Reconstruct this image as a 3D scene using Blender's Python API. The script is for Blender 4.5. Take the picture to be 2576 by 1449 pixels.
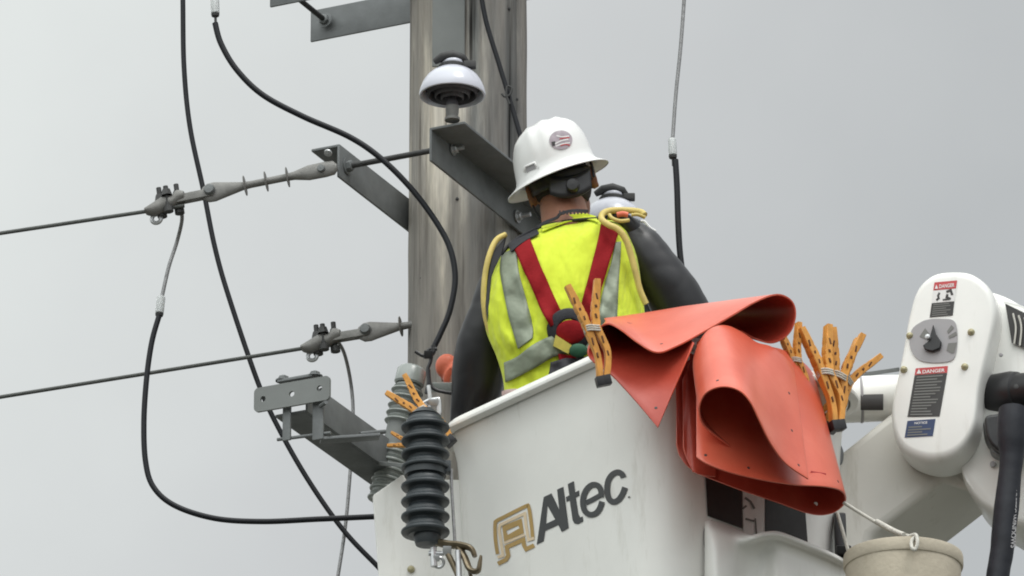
import bpy, bmesh, math, random
from mathutils import Vector, Matrix, noise
random.seed(7)
R = math.radians
SC = bpy.context.scene
for o in list(bpy.data.objects): bpy.data.objects.remove(o)

# ------------------------------------------------------------------ camera, sky, sun
ELEV = R(22.0); CAM = Vector((0, -20.8, 1.6)); FPX = 19200.0
cd = bpy.data.cameras.new('camera'); cam = bpy.data.objects.new('camera', cd); SC.collection.objects.link(cam)
cam.location = CAM; cam.rotation_euler = (R(90) + ELEV, 0, 0)
cd.sensor_width = 36; cd.lens = FPX * 36 / 2576; cd.clip_start = 1; cd.clip_end = 3000
SC.camera = cam
SUN_EL, SUN_AZ = R(62), R(205)
w = bpy.data.worlds.new('World'); SC.world = w; w.use_nodes = True
N, L = w.node_tree.nodes, w.node_tree.links
N.clear()
out = N.new('ShaderNodeOutputWorld'); bg = N.new('ShaderNodeBackground'); bg.inputs['Strength'].default_value = 1.0
bs = N.new('ShaderNodeBackground'); bs.inputs['Strength'].default_value = 0.006
sky = N.new('ShaderNodeTexSky'); sky.sky_type = 'NISHITA'; sky.sun_disc = False
sky.sun_elevation = SUN_EL; sky.sun_rotation = SUN_AZ
L.new(sky.outputs[0], bs.inputs['Color'])
tc = N.new('ShaderNodeTexCoord'); sep = N.new('ShaderNodeSeparateXYZ'); L.new(tc.outputs['Generated'], sep.inputs[0])
def wm(op, a, b=None, c=None, clamp=False):
    n = N.new('ShaderNodeMath'); n.operation = op; n.use_clamp = clamp
    for i, q in enumerate((a, b, c)):
        if q is None: continue
        if isinstance(q, (int, float)): n.inputs[i].default_value = q
        else: L.new(q, n.inputs[i])
    return n.outputs[0]
nz = N.new('ShaderNodeTexNoise'); nz.inputs['Scale'].default_value = 9; nz.inputs['Detail'].default_value = 3
L.new(tc.outputs['Generated'], nz.inputs['Vector'])
# a cloud deck thinner (brighter) to the upper left of the pole, thicker to the right
gx = wm('MULTIPLY_ADD', sep.outputs['X'], -7.0, 0.43)
gz = wm('MULTIPLY_ADD', wm('SUBTRACT', sep.outputs['Z'], 0.375), 4.8, gx)
gn = wm('MULTIPLY_ADD', wm('SUBTRACT', nz.outputs['Fac'], 0.5), 0.55, gz)
nz2 = N.new('ShaderNodeTexNoise'); nz2.inputs['Scale'].default_value = 42; nz2.inputs['Detail'].default_value = 4; L.new(tc.outputs['Generated'], nz2.inputs['Vector'])
gn = wm('MULTIPLY_ADD', wm('SUBTRACT', nz2.outputs['Fac'], 0.5), 0.22, gn)
gc = wm('MULTIPLY', gn, 1.0, clamp=True)
ramp = N.new('ShaderNodeValToRGB'); L.new(gc, ramp.inputs[0])
e = ramp.color_ramp.elements
e[0].position = 0.0; e[0].color = (0.482, 0.500, 0.503, 1)
e[1].position = 1.0; e[1].color = (0.755, 0.785, 0.765, 1)
m = ramp.color_ramp.elements.new(0.45); m.color = (0.590, 0.606, 0.606, 1)
# overcast luminance climbs towards the zenith
zen = wm('MULTIPLY_ADD', wm('MAXIMUM', wm('SUBTRACT', sep.outputs['Z'], 0.50), 0.0), 2.6, 1.0)
# band above the horizon dimmed to darken undersides, standing for unseen trees and houses
low = wm('MULTIPLY_ADD', wm('MULTIPLY', wm('SUBTRACT', sep.outputs['Z'], 0.04), 5.5, clamp=True), 0.58, 0.42)
zen = wm('MULTIPLY', zen, low)
# sky behind the camera brightened as unseen fill for faces towards the lens
bk = wm('MULTIPLY_ADD', wm('MAXIMUM', wm('MULTIPLY', sep.outputs['Y'], -1.0), 0.0), 1.75, 1.0)
zen = wm('MULTIPLY', zen, bk)
mul = N.new('ShaderNodeMix'); mul.data_type = 'RGBA'; mul.blend_type = 'MULTIPLY'; mul.inputs[0].default_value = 1
cz = N.new('ShaderNodeCombineXYZ')
for i in range(3): L.new(zen, cz.inputs[i])
L.new(ramp.outputs[0], mul.inputs[6]); L.new(cz.outputs[0], mul.inputs[7])
L.new(mul.outputs[2], bg.inputs['Color'])
ad = N.new('ShaderNodeAddShader'); L.new(bg.outputs[0], ad.inputs[0]); L.new(bs.outputs[0], ad.inputs[1]); L.new(ad.outputs[0], out.inputs['Surface'])
sd = bpy.data.lights.new('sun', 'SUN'); sd.energy = 1.1; sd.angle = R(22); sd.color = (1.0, 0.97, 0.93)
so = bpy.data.objects.new('sun', sd); SC.collection.objects.link(so)
sv = Vector((0.30, -0.42, 0.95)).normalized()
so.rotation_euler = sv.to_track_quat('Z', 'Y').to_euler(); so.location = (5, -8, 22)
sky.sun_elevation = math.asin(sv.z); sky.sun_rotation = math.atan2(sv.x, sv.y)
SC.view_settings.view_transform = 'Standard'; SC.view_settings.look = 'None'
SC.cycles.filter_width = 1.9
SC.view_settings.exposure = 0.0; SC.view_settings.gamma = 1

# ------------------------------------------------------------------ geometry helpers
RT = Vector((1, 0, 0)); FW = Vector((0, math.cos(ELEV), math.sin(ELEV))); UP = Vector((0, -math.sin(ELEV), math.cos(ELEV)))
def ray(u, v): return FW + RT * ((u - 1288) / FPX) - UP * ((v - 724.5) / FPX)
def P(u, v, y):
    d = ray(u, v); return CAM + d * ((y - CAM.y) / d.y)
def RP(u, v, p0, n):
    d = ray(u, v); return CAM + d * ((p0 - CAM).dot(n) / d.dot(n))
def PM(y): return (y - CAM.y) / math.cos(ELEV) / FPX      # metres per pixel at depth y
A = Vector((.902, -.432, 0)); B = Vector((.432, .902, 0)); Z = Vector((0, 0, 1))

def cr(pts, n=8, closed=False):
    """Catmull-Rom through tuples or vectors of any length"""
    pts = [tuple(p) for p in pts]; m = len(pts); o = []
    def g(i): return pts[i % m] if closed else pts[max(0, min(m - 1, i))]
    segs = m if closed else m - 1
    for i in range(segs):
        a, b, c, d = g(i - 1), g(i), g(i + 1), g(i + 2)
        for k in range(n):
            t = k / n
            o.append(tuple(.5 * (2 * b[j] + (c[j] - a[j]) * t + (2 * a[j] - 5 * b[j] + 4 * c[j] - d[j]) * t * t + (3 * b[j] - a[j] - 3 * c[j] + d[j]) * t ** 3) for j in range(len(b))))
    if not closed: o.append(pts[-1])
    return o

SPLIT = {'bracket_strap', 'nut', 'knot_hole', 'bolt', 'clamp_bolt', 'clevis_pin', 'rivet', 'eye', 'dial_mark'}
class MB:
    def __init__(s): s.bm = bmesh.new(); s.mi = 0
    def f(s, vs):
        try:
            q = s.bm.faces.new(vs); q.material_index = s.mi; return q
        except ValueError: return None
    def grid(s, rows, cu=False, cv=False):
        V = [[s.bm.verts.new(p) for p in r] for r in rows]
        nr, nc = len(V), len(V[0])
        for i in range(nr if cv else nr - 1):
            for j in range(nc if cu else nc - 1):
                s.f([V[i][j], V[i][(j + 1) % nc], V[(i + 1) % nr][(j + 1) % nc], V[(i + 1) % nr][j]])
        return V
    def cap(s, row): s.f(row)
    def loft(s, rings, caps=True):
        V = s.grid(rings, cu=True)
        if caps: s.cap(list(reversed(V[0]))); s.cap(V[-1])
        return s
    def tube(s, pts, r, seg=12, caps=True, flat=1.0, twist=0.0, ref=None):
        pts = [Vector(p) for p in pts]
        if not isinstance(r, (list, tuple)): r = [r] * len(pts)
        if len(r) != len(pts): r = [x[0] for x in cr([(q,) for q in r], (len(pts) - 1) // (len(r) - 1))]
        t0 = (pts[1] - pts[0]).normalized()
        n = ref if ref else (Vector((0, 0, 1)) if abs(t0.z) < .9 else Vector((1, 0, 0)))
        n = (n - t0 * n.dot(t0)).normalized(); rings = []
        for i, p in enumerate(pts):
            t = (pts[min(i + 1, len(pts) - 1)] - pts[max(i - 1, 0)]).normalized()
            n = (n - t * n.dot(t)).normalized(); b = t.cross(n)
            rings.append([p + (n * math.cos(a) * flat + b * math.sin(a)) * r[i] for a in [2 * math.pi * k / seg + twist * i for k in range(seg)]])
        return s.loft(rings, caps)
    def lathe(s, prof, o, ax=Z, seg=40, caps=False, sx=1.0):
        ax = ax.normalized(); n = ax.orthogonal().normalized(); b = ax.cross(n)
        rings = [[o + ax * h + (n * math.cos(2 * math.pi * k / seg) + b * math.sin(2 * math.pi * k / seg)) * r for k in range(seg)] for r, h in prof]
        return s.loft(rings, caps)
    def box(s, c, x, y, z, bev=0.0):
        """centre and three half-extent vectors"""
        c = Vector(c); q = bmesh.ops.create_cube(s.bm, size=2)
        for v in q['verts']: v.co = c + x * v.co.x + y * v.co.y + z * v.co.z
        if x.cross(y).dot(z) < 0: bmesh.ops.reverse_faces(s.bm, faces=list({f for v in q['verts'] for f in v.link_faces}))
        fs = list({f for v in q['verts'] for f in v.link_faces})
        for f in fs: f.material_index = s.mi
        if bev:
            es = list({e for v in q['verts'] for e in v.link_edges})
            bmesh.ops.bevel(s.bm, geom=es, offset=bev, segments=2, affect='EDGES', profile=.6)
        return s
    def prism(s, pts, vec):
        """polygon (3-D points) pushed along vec"""
        a = [s.bm.verts.new(p) for p in pts]; b = [s.bm.verts.new(Vector(p) + vec) for p in pts]; n = len(a)
        s.f(a); s.f(list(reversed(b)))
        for i in range(n): s.f([a[(i + 1) % n], a[i], b[i], b[(i + 1) % n]])
        return s
    def holed(s, outer, holes, vec=None):
        es = []
        for loop in [outer] + holes:
            vs = [s.bm.verts.new(p) for p in loop]
            es += [s.bm.edges.new((vs[i], vs[(i + 1) % len(vs)])) for i in range(len(vs))]
        q = bmesh.ops.triangle_fill(s.bm, edges=es, use_beauty=True)
        fs = [g for g in q['geom'] if isinstance(g, bmesh.types.BMFace)]
        for f in fs: f.material_index = s.mi
        if vec is not None:
            q = bmesh.ops.extrude_face_region(s.bm, geom=fs)
            for v in [g for g in q['geom'] if isinstance(g, bmesh.types.BMVert)]: v.co += vec
        return s
    def ribbon(s, pts, wd, up=None):
        """pts: list of 2-D tuples -> returns left/right 2-D offsets (mitred)"""
        Lp, Rp = [], []; n = len(pts)
        for i in range(n):
            a = Vector(pts[max(i - 1, 0)]); b = Vector(pts[i]); c = Vector(pts[min(i + 1, n - 1)])
            d1 = (b - a).normalized() if i else (c - b).normalized(); d2 = (c - b).normalized() if i < n - 1 else d1
            t = (d1 + d2).normalized(); nn = Vector((-t.y, t.x)); k = wd / 2 / max(.45, nn.dot(Vector((-d1.y, d1.x))))
            Lp.append(b + nn * k); Rp.append(b - nn * k)
        return Lp, Rp
    def islands(s):
        s.bm.verts.index_update(); seen = set(); isl = []
        for v in s.bm.verts:
            if v in seen: continue
            st = [v]; seen.add(v); cur = []
            while st:
                q = st.pop(); cur.append(q)
                for e in q.link_edges:
                    o = e.other_vert(q)
                    if o not in seen: seen.add(o); st.append(o)
            lo = [min(q.co[i] for q in cur) - .001 for i in range(3)]; hi = [max(q.co[i] for q in cur) + .001 for i in range(3)]; isl.append([set(cur), lo, hi])
        ch = True
        while ch:
            ch = False
            for i in range(len(isl)):
                for j in range(i + 1, len(isl)):
                    a, b = isl[i], isl[j]
                    if all(a[1][k] <= b[2][k] and b[1][k] <= a[2][k] for k in range(3)):
                        isl[i] = [a[0] | b[0], [min(a[1][k], b[1][k]) for k in range(3)], [max(a[2][k], b[2][k]) for k in range(3)]]; del isl[j]; ch = True; break
                if ch: break
        return isl
    def build(s, name, mat, *a, **kw):
        if name in SPLIT:
            isl = s.islands()
            if len(isl) > 1:
                outp = None
                for vs, lo, hi in isl:
                    q = MB(); q.bm.free(); q.bm = s.bm.copy(); s.bm.verts.ensure_lookup_table(); q.bm.verts.ensure_lookup_table()
                    keep = {v.index for v in vs}; bmesh.ops.delete(q.bm, geom=[v for v in q.bm.verts if v.index not in keep], context='VERTS')
                    o = q.build1(name, mat, *a, **kw); outp = outp or o
                return outp
        return s.build1(name, mat, *a, **kw)
    def build1(s, name, mat, parent=None, smooth=40, solid=0, bevel=0, sub=0, normals=True, loc=None, off=0):
        if normals: bmesh.ops.recalc_face_normals(s.bm, faces=s.bm.faces)
        me = bpy.data.meshes.new(name); s.bm.to_mesh(me); s.bm.free()
        o = bpy.data.objects.new(name, me); SC.collection.objects.link(o)
        for mt in (mat if isinstance(mat, (list, tuple)) else [mat]): me.materials.append(mt)
        if parent is not None: put(o, parent)
        elif loc is not None:
            for v in me.vertices: v.co -= Vector(loc)
            o.location = loc
        if smooth:
            me.shade_smooth()
            if smooth < 180: me.set_sharp_from_angle(angle=R(smooth))
        if solid:
            q = o.modifiers.new('thickness', 'SOLIDIFY'); q.thickness = solid; q.offset = off
        if bevel:
            q = o.modifiers.new('bevel', 'BEVEL'); q.width = bevel; q.segments = 3; q.limit_method = 'ANGLE'; q.angle_limit = R(35)
        if sub:
            q = o.modifiers.new('sub', 'SUBSURF'); q.levels = sub; q.render_levels = sub
        return o
def wloc(o):
    p = Vector(o.location)
    while o.parent: o = o.parent; p = p + Vector(o.location)
    return p
def put(o, parent):
    """parent o keeping its world coordinates (parents are never rotated when this is used)"""
    o.parent = parent; o.location = Vector(o.location) - wloc(parent)
def thing(name, loc, label, cat, group=None):
    o = bpy.data.objects.new(name, None); o.empty_display_size = .1; SC.collection.objects.link(o); o.location = loc
    return tag(o, label, cat, group)
def tag(o, label, cat, group=None, kind=None):
    if label: o['label'] = label
    if cat: o['category'] = cat
    if group: o['group'] = group
    if kind: o['kind'] = kind
    return o

# ------------------------------------------------------------------ materials
def mat(name, col, rough=.5, metal=0.0, spec=.5, var=0.0, vs=6.0, stretch=(1, 1, 1), col2=None, bump=0.0, bs=40.0, sheen=0, coat=0, grime=None, sss=0, bstr=(1, 1, 1), bd=.004):
    mt = bpy.data.materials.new(name); mt.use_nodes = True; nt = mt.node_tree; n, l = nt.nodes, nt.links
    p = n['Principled BSDF']; p.inputs['Base Color'].default_value = (*col, 1); p.inputs['Roughness'].default_value = rough
    p.inputs['Metallic'].default_value = metal; p.inputs['Specular IOR Level'].default_value = spec
    if sheen: p.inputs['Sheen Weight'].default_value = sheen
    if coat: p.inputs['Coat Weight'].default_value = coat; p.inputs['Coat Roughness'].default_value = .15
    if sss: p.inputs['Subsurface Weight'].default_value = sss; p.inputs['Subsurface Radius'].default_value = (.02, .008, .004); p.inputs['Subsurface Scale'].default_value = .3
    t = n.new('ShaderNodeTexCoord'); mp = n.new('ShaderNodeMapping'); l.new(t.outputs['Object'], mp.inputs[0])
    mp.inputs['Scale'].default_value = stretch
    if var or col2:
        q = n.new('ShaderNodeTexNoise'); q.inputs['Scale'].default_value = vs; q.inputs['Detail'].default_value = 6; q.inputs['Roughness'].default_value = .62
        l.new(mp.outputs[0], q.inputs['Vector'])
        cr_ = n.new('ShaderNodeValToRGB'); l.new(q.outputs['Fac'], cr_.inputs[0])
        c2 = col2 if col2 else tuple(c * (1 - var) for c in col)
        cr_.color_ramp.elements[0].position = .32; cr_.color_ramp.elements[0].color = (*c2, 1)
        cr_.color_ramp.elements[1].position = .66; cr_.color_ramp.elements[1].color = (*col, 1)
        last = cr_.outputs[0]
        if grime:
            q2 = n.new('ShaderNodeTexNoise'); q2.inputs['Scale'].default_value = grime[1]; q2.inputs['Detail'].default_value = 8; q2.inputs['Roughness'].default_value = .7
            m3 = n.new('ShaderNodeMapping'); l.new(t.outputs['Object'], m3.inputs[0]); m3.inputs['Scale'].default_value = (1.6, 1.6, .28) if name.startswith(('white_gel', 'weathered_f')) else (1, 1, 1)
            l.new(m3.outputs[0], q2.inputs['Vector'])
            r2 = n.new('ShaderNodeValToRGB'); l.new(q2.outputs['Fac'], r2.inputs[0]); r2.color_ramp.elements[0].position = grime[2]; r2.color_ramp.elements[1].position = grime[3]
            mx = n.new('ShaderNodeMix'); mx.data_type = 'RGBA'; l.new(r2.outputs[0], mx.inputs[0]); l.new(last, mx.inputs[6]); mx.inputs[7].default_value = (*grime[0], 1)
            last = mx.outputs[2]
        l.new(last, p.inputs['Base Color'])
        rr = n.new('ShaderNodeMapRange'); l.new(q.outputs['Fac'], rr.inputs[0]); rr.inputs[3].default_value = min(1, rough + .08); rr.inputs[4].default_value = max(.05, rough - .08)
        l.new(rr.outputs[0], p.inputs['Roughness'])
    if bump:
        m2 = n.new('ShaderNodeMapping'); l.new(t.outputs['Object'], m2.inputs[0]); m2.inputs['Scale'].default_value = bstr
        q = n.new('ShaderNodeTexNoise'); q.inputs['Scale'].default_value = bs; q.inputs['Detail'].default_value = 4; l.new(m2.outputs[0], q.inputs['Vector'])
        b = n.new('ShaderNodeBump'); b.inputs['Strength'].default_value = bump; b.inputs['Distance'].default_value = bd
        l.new(q.outputs['Fac'], b.inputs['Height']); l.new(b.outputs[0], p.inputs['Normal'])
    return mt
M = dict(
    steel=mat('galvanised_steel', (.185, .195, .198), .55, .25, var=.3, vs=9, bump=.15, bs=60),
    steel_l=mat('weathered_zinc', (.22, .215, .205), .5, .3, var=.3, vs=25, bump=.2, bs=90),
    steel_b=mat('bright_zinc', (.55, .56, .57), .35, .7, var=.2, vs=40),
    plate=mat('zinc_plate', (.185, .195, .19), .6, .1, var=.14, vs=5, bump=.1, bs=40),
    iron=mat('dark_iron', (.05, .05, .05), .6, .2, var=.3, vs=30, bump=.2),
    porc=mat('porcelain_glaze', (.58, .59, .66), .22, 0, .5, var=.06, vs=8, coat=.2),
    shade_thread=mat('underside_shade_and_thread', (.085, .08, .088), .5, 0, .4, var=.3, vs=12),  # shade under the bell put into the colour; also the dark pin thread
    porcg=mat('grey_porcelain', (.30, .325, .31), .28, 0, .5, var=.16, vs=10, coat=.3),
    poly=mat('dark_polymer', (.038, .047, .053), .42, 0, .45, var=.25, vs=14, bump=.08, bs=120),
    rubber=mat('black_rubber_cable', (.009, .010, .014), .5, 0, .3, var=.3, vs=8),
    wire=mat('bare_aluminium_strand', (.32, .32, .325), .5, .5, var=.35, vs=80, bump=.4, bs=300),
    wired=mat('weathered_conductor', (.10, .105, .10), .6, .3, var=.3, vs=60, bump=.4, bs=300),
    sleeve=mat('rubber_sleeve', (.016, .016, .019), .40, 0, .5, var=.35, vs=5, bump=.12, bs=16),
    trim=mat('yellow_rubber_edge', (.66, .52, .15), .5, var=.25, vs=30),
    vest=mat('fluorescent_mesh', (.65, .76, .050), .8, 0, .2, var=.10, vs=9, bump=1.0, bs=5, bd=.065, bstr=(1.3, 1, .55), sheen=.2),
    refl=mat('reflective_tape', (.25, .285, .215), .5, .1, .35, var=.25, vs=12, bump=.7, bs=6, bd=.03),
    red=mat('red_webbing', (.27, .012, .016), .8, 0, .12, var=.22, vs=20, bump=.3, bs=150),
    dark=mat('dark_webbing', (.018, .018, .024), .7, var=.3, vs=30, bump=.3, bs=140),
    green=mat('green_webbing', (.02, .10, .05), .7, var=.3, vs=30),
    yel=mat('yellow_webbing', (.72, .60, .12), .7, var=.2, vs=30),
    skin=mat('skin', (.30, .135, .085), .5, 0, .4, var=.25, vs=18, bump=.2, bs=120, sss=.15),
    hair=mat('short_hair', (.022, .014, .011), .8, var=.3, vs=60, bump=.6, bs=260),
    hat=mat('white_plastic', (.84, .84, .83), .30, 0, .5, var=.04, vs=5, coat=.2, grime=((.55, .53, .48), 13, .66, .85)),
    white=mat('white_gelcoat', (.835, .83, .80), .38, 0, .5, var=.09, vs=2.2, coat=.15, grime=((.50, .48, .42), 12, .57, .98), bump=.05, bs=9),
    tan=mat('weathered_fibreglass', (.69, .67, .62), .45, 0, .45, var=.08, vs=4, grime=((.38, .35, .28), 6, .58, .84), bump=.04, bs=14),
    canvas=mat('worn_canvas', (.56, .50, .40), .85, 0, .2, var=.2, vs=7, bump=.4, bs=90, grime=((.34, .29, .20), 9, .55, .8)),
    rope=mat('white_rope', (.66, .64, .58), .8, var=.25, vs=60, bump=.6, bs=220),
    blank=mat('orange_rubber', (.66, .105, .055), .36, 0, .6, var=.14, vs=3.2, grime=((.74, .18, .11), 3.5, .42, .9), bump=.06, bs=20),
    blank_shade=mat('orange_rubber_fold_shade', (.46, .055, .032), .42, 0, .5, var=.2, vs=4, grime=((.52, .11, .07), 4, .45, .9)),  # darker copy of the blanket rubber: shade inside the folds, as colour
    glove=mat('orange_glove', (.74, .17, .09), .45, 0, .4, var=.15, vs=9, bump=.2, bs=40),
    wood_o=mat('varnished_wood', (.80, .37, .075), .5, 0, .4, var=.4, vs=16, stretch=(4, 4, 1), bump=.3, bs=60),
    woodslot=mat('dark_slot', (.10, .032, .010), .7),
    black=mat('black_plastic', (.018, .018, .02), .4, 0, .45, var=.2, vs=12, bump=.1, bs=60),
    nylon=mat('black_nylon_sheath', (.016, .018, .026), .62, 0, .4, var=.35, vs=12, bump=.5, bs=26),
    bronze=mat('bronze', (.22, .18, .12), .45, .7, var=.4, vs=30, bump=.3),
    ink=mat('grey_lettering', (.055, .058, .060), .5), gold=mat('gold_lettering', (.44, .29, .10), .5, var=.1, vs=20), cream=mat('cream_lettering', (.72, .58, .40), .5),
    dred=mat('danger_red', (.50, .045, .05), .45), dwhite=mat('label_white', (.74, .73, .72), .5), dblack=mat('label_black', (.028, .025, .024), .45, var=.2, vs=40), dblue=mat('label_blue', (.015, .035, .11), .45), dgrey=mat('label_grey', (.33, .32, .33), .5), dline=mat('label_print', (.16, .16, .15), .5),
    brass=mat('brass_cap', (.46, .42, .26), .45, .3, var=.3, vs=40), dirt=mat('grey_ground', (.12, .12, .105), .95, var=.4, vs=.4, bump=.3, bs=6),
    jeans=mat('dark_trousers', (.03, .035, .05), .8, var=.3, vs=20, bump=.3), shirt=mat('pale_shirt', (.55, .40, .38), .8, var=.2, vs=20))

def wood():
    mt = bpy.data.materials.new('weathered_pole_wood'); mt.use_nodes = True; n, l = mt.node_tree.nodes, mt.node_tree.links
    p = n['Principled BSDF']; p.inputs['Roughness'].default_value = .85; p.inputs['Specular IOR Level'].default_value = .2
    t = n.new('ShaderNodeTexCoord')
    def nz(sc, st, det=6, ro=.6):
        mp = n.new('ShaderNodeMapping'); mp.inputs['Scale'].default_value = st; l.new(t.outputs['Object'], mp.inputs[0])
        q = n.new('ShaderNodeTexNoise'); q.inputs['Scale'].default_value = sc; q.inputs['Detail'].default_value = det; q.inputs['Roughness'].default_value = ro
        l.new(mp.outputs[0], q.inputs['Vector']); return q.outputs['Fac']
    a = nz(8, (1, 1, .16), 5); b = nz(55, (1, 1, .04), 6, .7); c = nz(5.5, (1, 1, .05), 3)
    def ramp(f, els):
        r = n.new('ShaderNodeValToRGB'); l.new(f, r.inputs[0]); r.color_ramp.elements[0].position, r.color_ramp.elements[0].color = els[0][0], (*els[0][1], 1)
        r.color_ramp.elements[1].position, r.color_ramp.elements[1].color = els[-1][0], (*els[-1][1], 1)
        for q in els[1:-1]: r.color_ramp.elements.new(q[0]).color = (*q[1], 1)
        return r.outputs[0]
    base = ramp(a, [(.30, (.14, .135, .13)), (.42, (.23, .22, .21)), (.54, (.285, .272, .255)), (.66, (.52, .49, .44))])
    fine = ramp(b, [(.30, (.68, .66, .64)), (.5, (.95, .95, .95)), (.7, (1.12, 1.11, 1.10))])
    gr = ramp(c, [(.38, (.50, .54, .57)), (.47, (.92, .92, .92)), (.64, (1.25, 1.21, 1.14))])
    cc = nz(16, (1, 1, .022), 4, .7); crk = ramp(cc, [(.37, (.10, .09, .085)), (.405, (.62, .61, .60)), (.45, (1, 1, 1))])
    def mul(x, y):
        q = n.new('ShaderNodeMix'); q.data_type = 'RGBA'; q.blend_type = 'MULTIPLY'; q.inputs[0].default_value = 1; l.new(x, q.inputs[6]); l.new(y, q.inputs[7]); return q.outputs[2]
    l.new(mul(mul(mul(base, fine), gr), crk), p.inputs['Base Color'])
    bp = n.new('ShaderNodeBump'); bp.inputs['Strength'].default_value = .7; bp.inputs['Distance'].default_value = .006; l.new(b, bp.inputs['Height'])
    bp2 = n.new('ShaderNodeBump'); bp2.inputs['Strength'].default_value = .8; bp2.inputs['Distance'].default_value = .02; l.new(a, bp2.inputs['Height']); l.new(bp.outputs[0], bp2.inputs['Normal'])
    l.new(bp2.outputs[0], p.inputs['Normal']); return mt
M['pole'] = wood()

# ------------------------------------------------------------------ ground
g = MB(); g.grid([[Vector((x, y, 0)) for x in (-1500, -40, 40, 1500)] for y in (-1500, -60, 60, 1500)])
tag(g.build('ground', M['dirt'], smooth=0), None, None, kind='structure')

# ------------------------------------------------------------------ utility pole and its steel arms
PX = P(1177, 724, 0).x; PR = .1745
pole = thing('utility_pole', (PX, 0, 0), 'thick weathered grey wooden pole with steel crossarms bolted to it', 'utility pole')
g = MB(); rows = []
for i in range(420):
    z = 6.0 + 6.0 * (i - 4) / 415 if i > 3 else -0.3 + 1.5 * i; rr = PR * (1.13 - .13 * min(1, z / 10) - .02 * max(0, z - 10) / 3); row = []
    for k in range(72):
        a = 2 * math.pi * k / 72; n_ = noise.noise(Vector((math.cos(a) * 2.6, math.sin(a) * 2.6, z * .18))); n2 = noise.noise(Vector((math.cos(a) * 9, math.sin(a) * 9, z * .35 + 9)))
        # weather checks: narrow splits that wander up the shaft
        ck = 0
        for c0 in (-1.95, -1.25, -.55, -2.75, .8, 2.2): 
            d = abs((a - 2 * math.pi if a > math.pi else a) - (c0 + .06 * math.sin(z * .9 + c0 * 5)))
            ck += max(0, 1 - d / .07) * (.012 + .006 * math.sin(z * 1.3 + c0))
        n3 = noise.noise(Vector((math.cos(a) * 5, math.sin(a) * 5, z * 4.5))); q = rr * (1 + .025 * n_ + .022 * n2 + .012 * max(0, n3)) - ck; row.append(Vector((PX + q * math.cos(a), q * math.sin(a), z)))
    rows.append(row)
g.loft(rows); g.build('shaft', M['pole'], pole, smooth=60)
g = MB()   # knot holes and staple heads
for u, v in ((1281, 22), (1243, 640), (1150, 500), (1300, 250), (1060, 700)):
    p = P(u, v, 0); x = p.x - PX; yy = -math.sqrt(max(.0001, PR * PR - x * x)); q = P(u, v, yy - .001)
    nr = Vector((x, yy, 0)).normalized(); g.lathe([(.0001, .004), (.004, .003), (.006, -.004)], q, nr, 10)
g.build('knot_hole', M['iron'], pole)

def angle_beam(p_top, run, length, web, flange_dir, flange, th=.008, bottom=False):
    """L section: web hangs from p_top (the web's outer top corner); flange at the top (or bottom)"""
    g = MB(); c = p_top + run * length / 2
    face = flange_dir * (th / 2)
    g.box(c - Z * web / 2 + face, run * length / 2, flange_dir * th / 2, Z * web / 2, .0025)
    fz = (-web + th / 2 - .0006) if bottom else (-th / 2 + .0006)
    g.box(c + Z * fz + flange_dir * (flange / 2 + .0008), run * length / 2, flange_dir * flange / 2, Z * th / 2, .0025)
    return g
def bolt(g, p, ax, r=.013, l=.014, stud=.02):
    ax = ax.normalized(); g.lathe([(.0001, 0), (r, 0), (r, l), (r * .8, l + .002), (.0001, l + .002)], p, ax, 6)
    g.lathe([(r * 1.5, 0), (r * 1.5, .003), (.0001, .003)], p - ax * .0006, ax, 20)
    if stud: g.lathe([(r * .5, l), (r * .5, l + stud), (.0001, l + stud)], p, ax, 12)

WEB = .103
def arm_t(u, sgn):
    x0 = PX + sgn * A.x * PR; y0 = sgn * A.y * PR; t = 0
    for _ in range(20):
        y = y0 + B.y * t; t += ((P(u, 724, y).x) - (x0 + B.x * t)) / B.x * .8
    return t, Vector((x0 + B.x * t, y0 + B.y * t, 0))
# middle pair, running in direction B on both flanks of the pole
t, e = arm_t(851, -1); LT = e.copy(); LT.z = P(851, 362, e.y).z
g = angle_beam(LT, B, 1.62, WEB, -A, .092); la = g.build('crossarm', M['steel'], pole)
t, e = arm_t(1078, 1); RTP = e.copy(); RTP.z = P(1078, 322, e.y).z
g = angle_beam(RTP, B, 1.62, WEB, A, .112); ra = g.build('crossarm', M['steel'], pole)
# spacer rod between them
r0 = P(872, 419, LT.y + .10); r0 = RP(872, 419, LT, A)
g = MB(); r1 = r0 + A * (2 * PR + .03); g.tube([r0 - A * .05, r1 + A * .03], .0085, 14); 
for k in range(26): g.lathe([(.0085, 0), (.0096, .0012), (.0085, .0024)], r1 + A * (.002 + k * .0024), A, 12)
g.build('spacer_rod', M['iron'], la)
g = MB(); bolt(g, r0 + A * .002, A, .017, .016, 0); g.build('nut', M['steel'], la)
g = MB(); bolt(g, r1 + A * .006 - A * .03 + A * 0.0, A, .014, .013, 0)
q = RP(1140, 376, RTP + A * .012, A); bolt(g, q, A, .012, .012, .022); q = RP(1135, 345, RTP + A * .012 + Z * 0, A); bolt(g, q, A, .010, .008, .01)
q = RP(1302, 545, RTP + A * .012, A); bolt(g, q, A, .013, .012, .03); g.build('nut', M['steel_b'], ra)
# bright bolt heads on the left end
g = MB(); q = P(826, 383, LT.y - .02); g.lathe([(.0001, 0), (.012, .001), (.012, .006), (.0001, .009)], q, -Z - B * .6, 14); g.build('nut', M['steel_b'], la)
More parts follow.
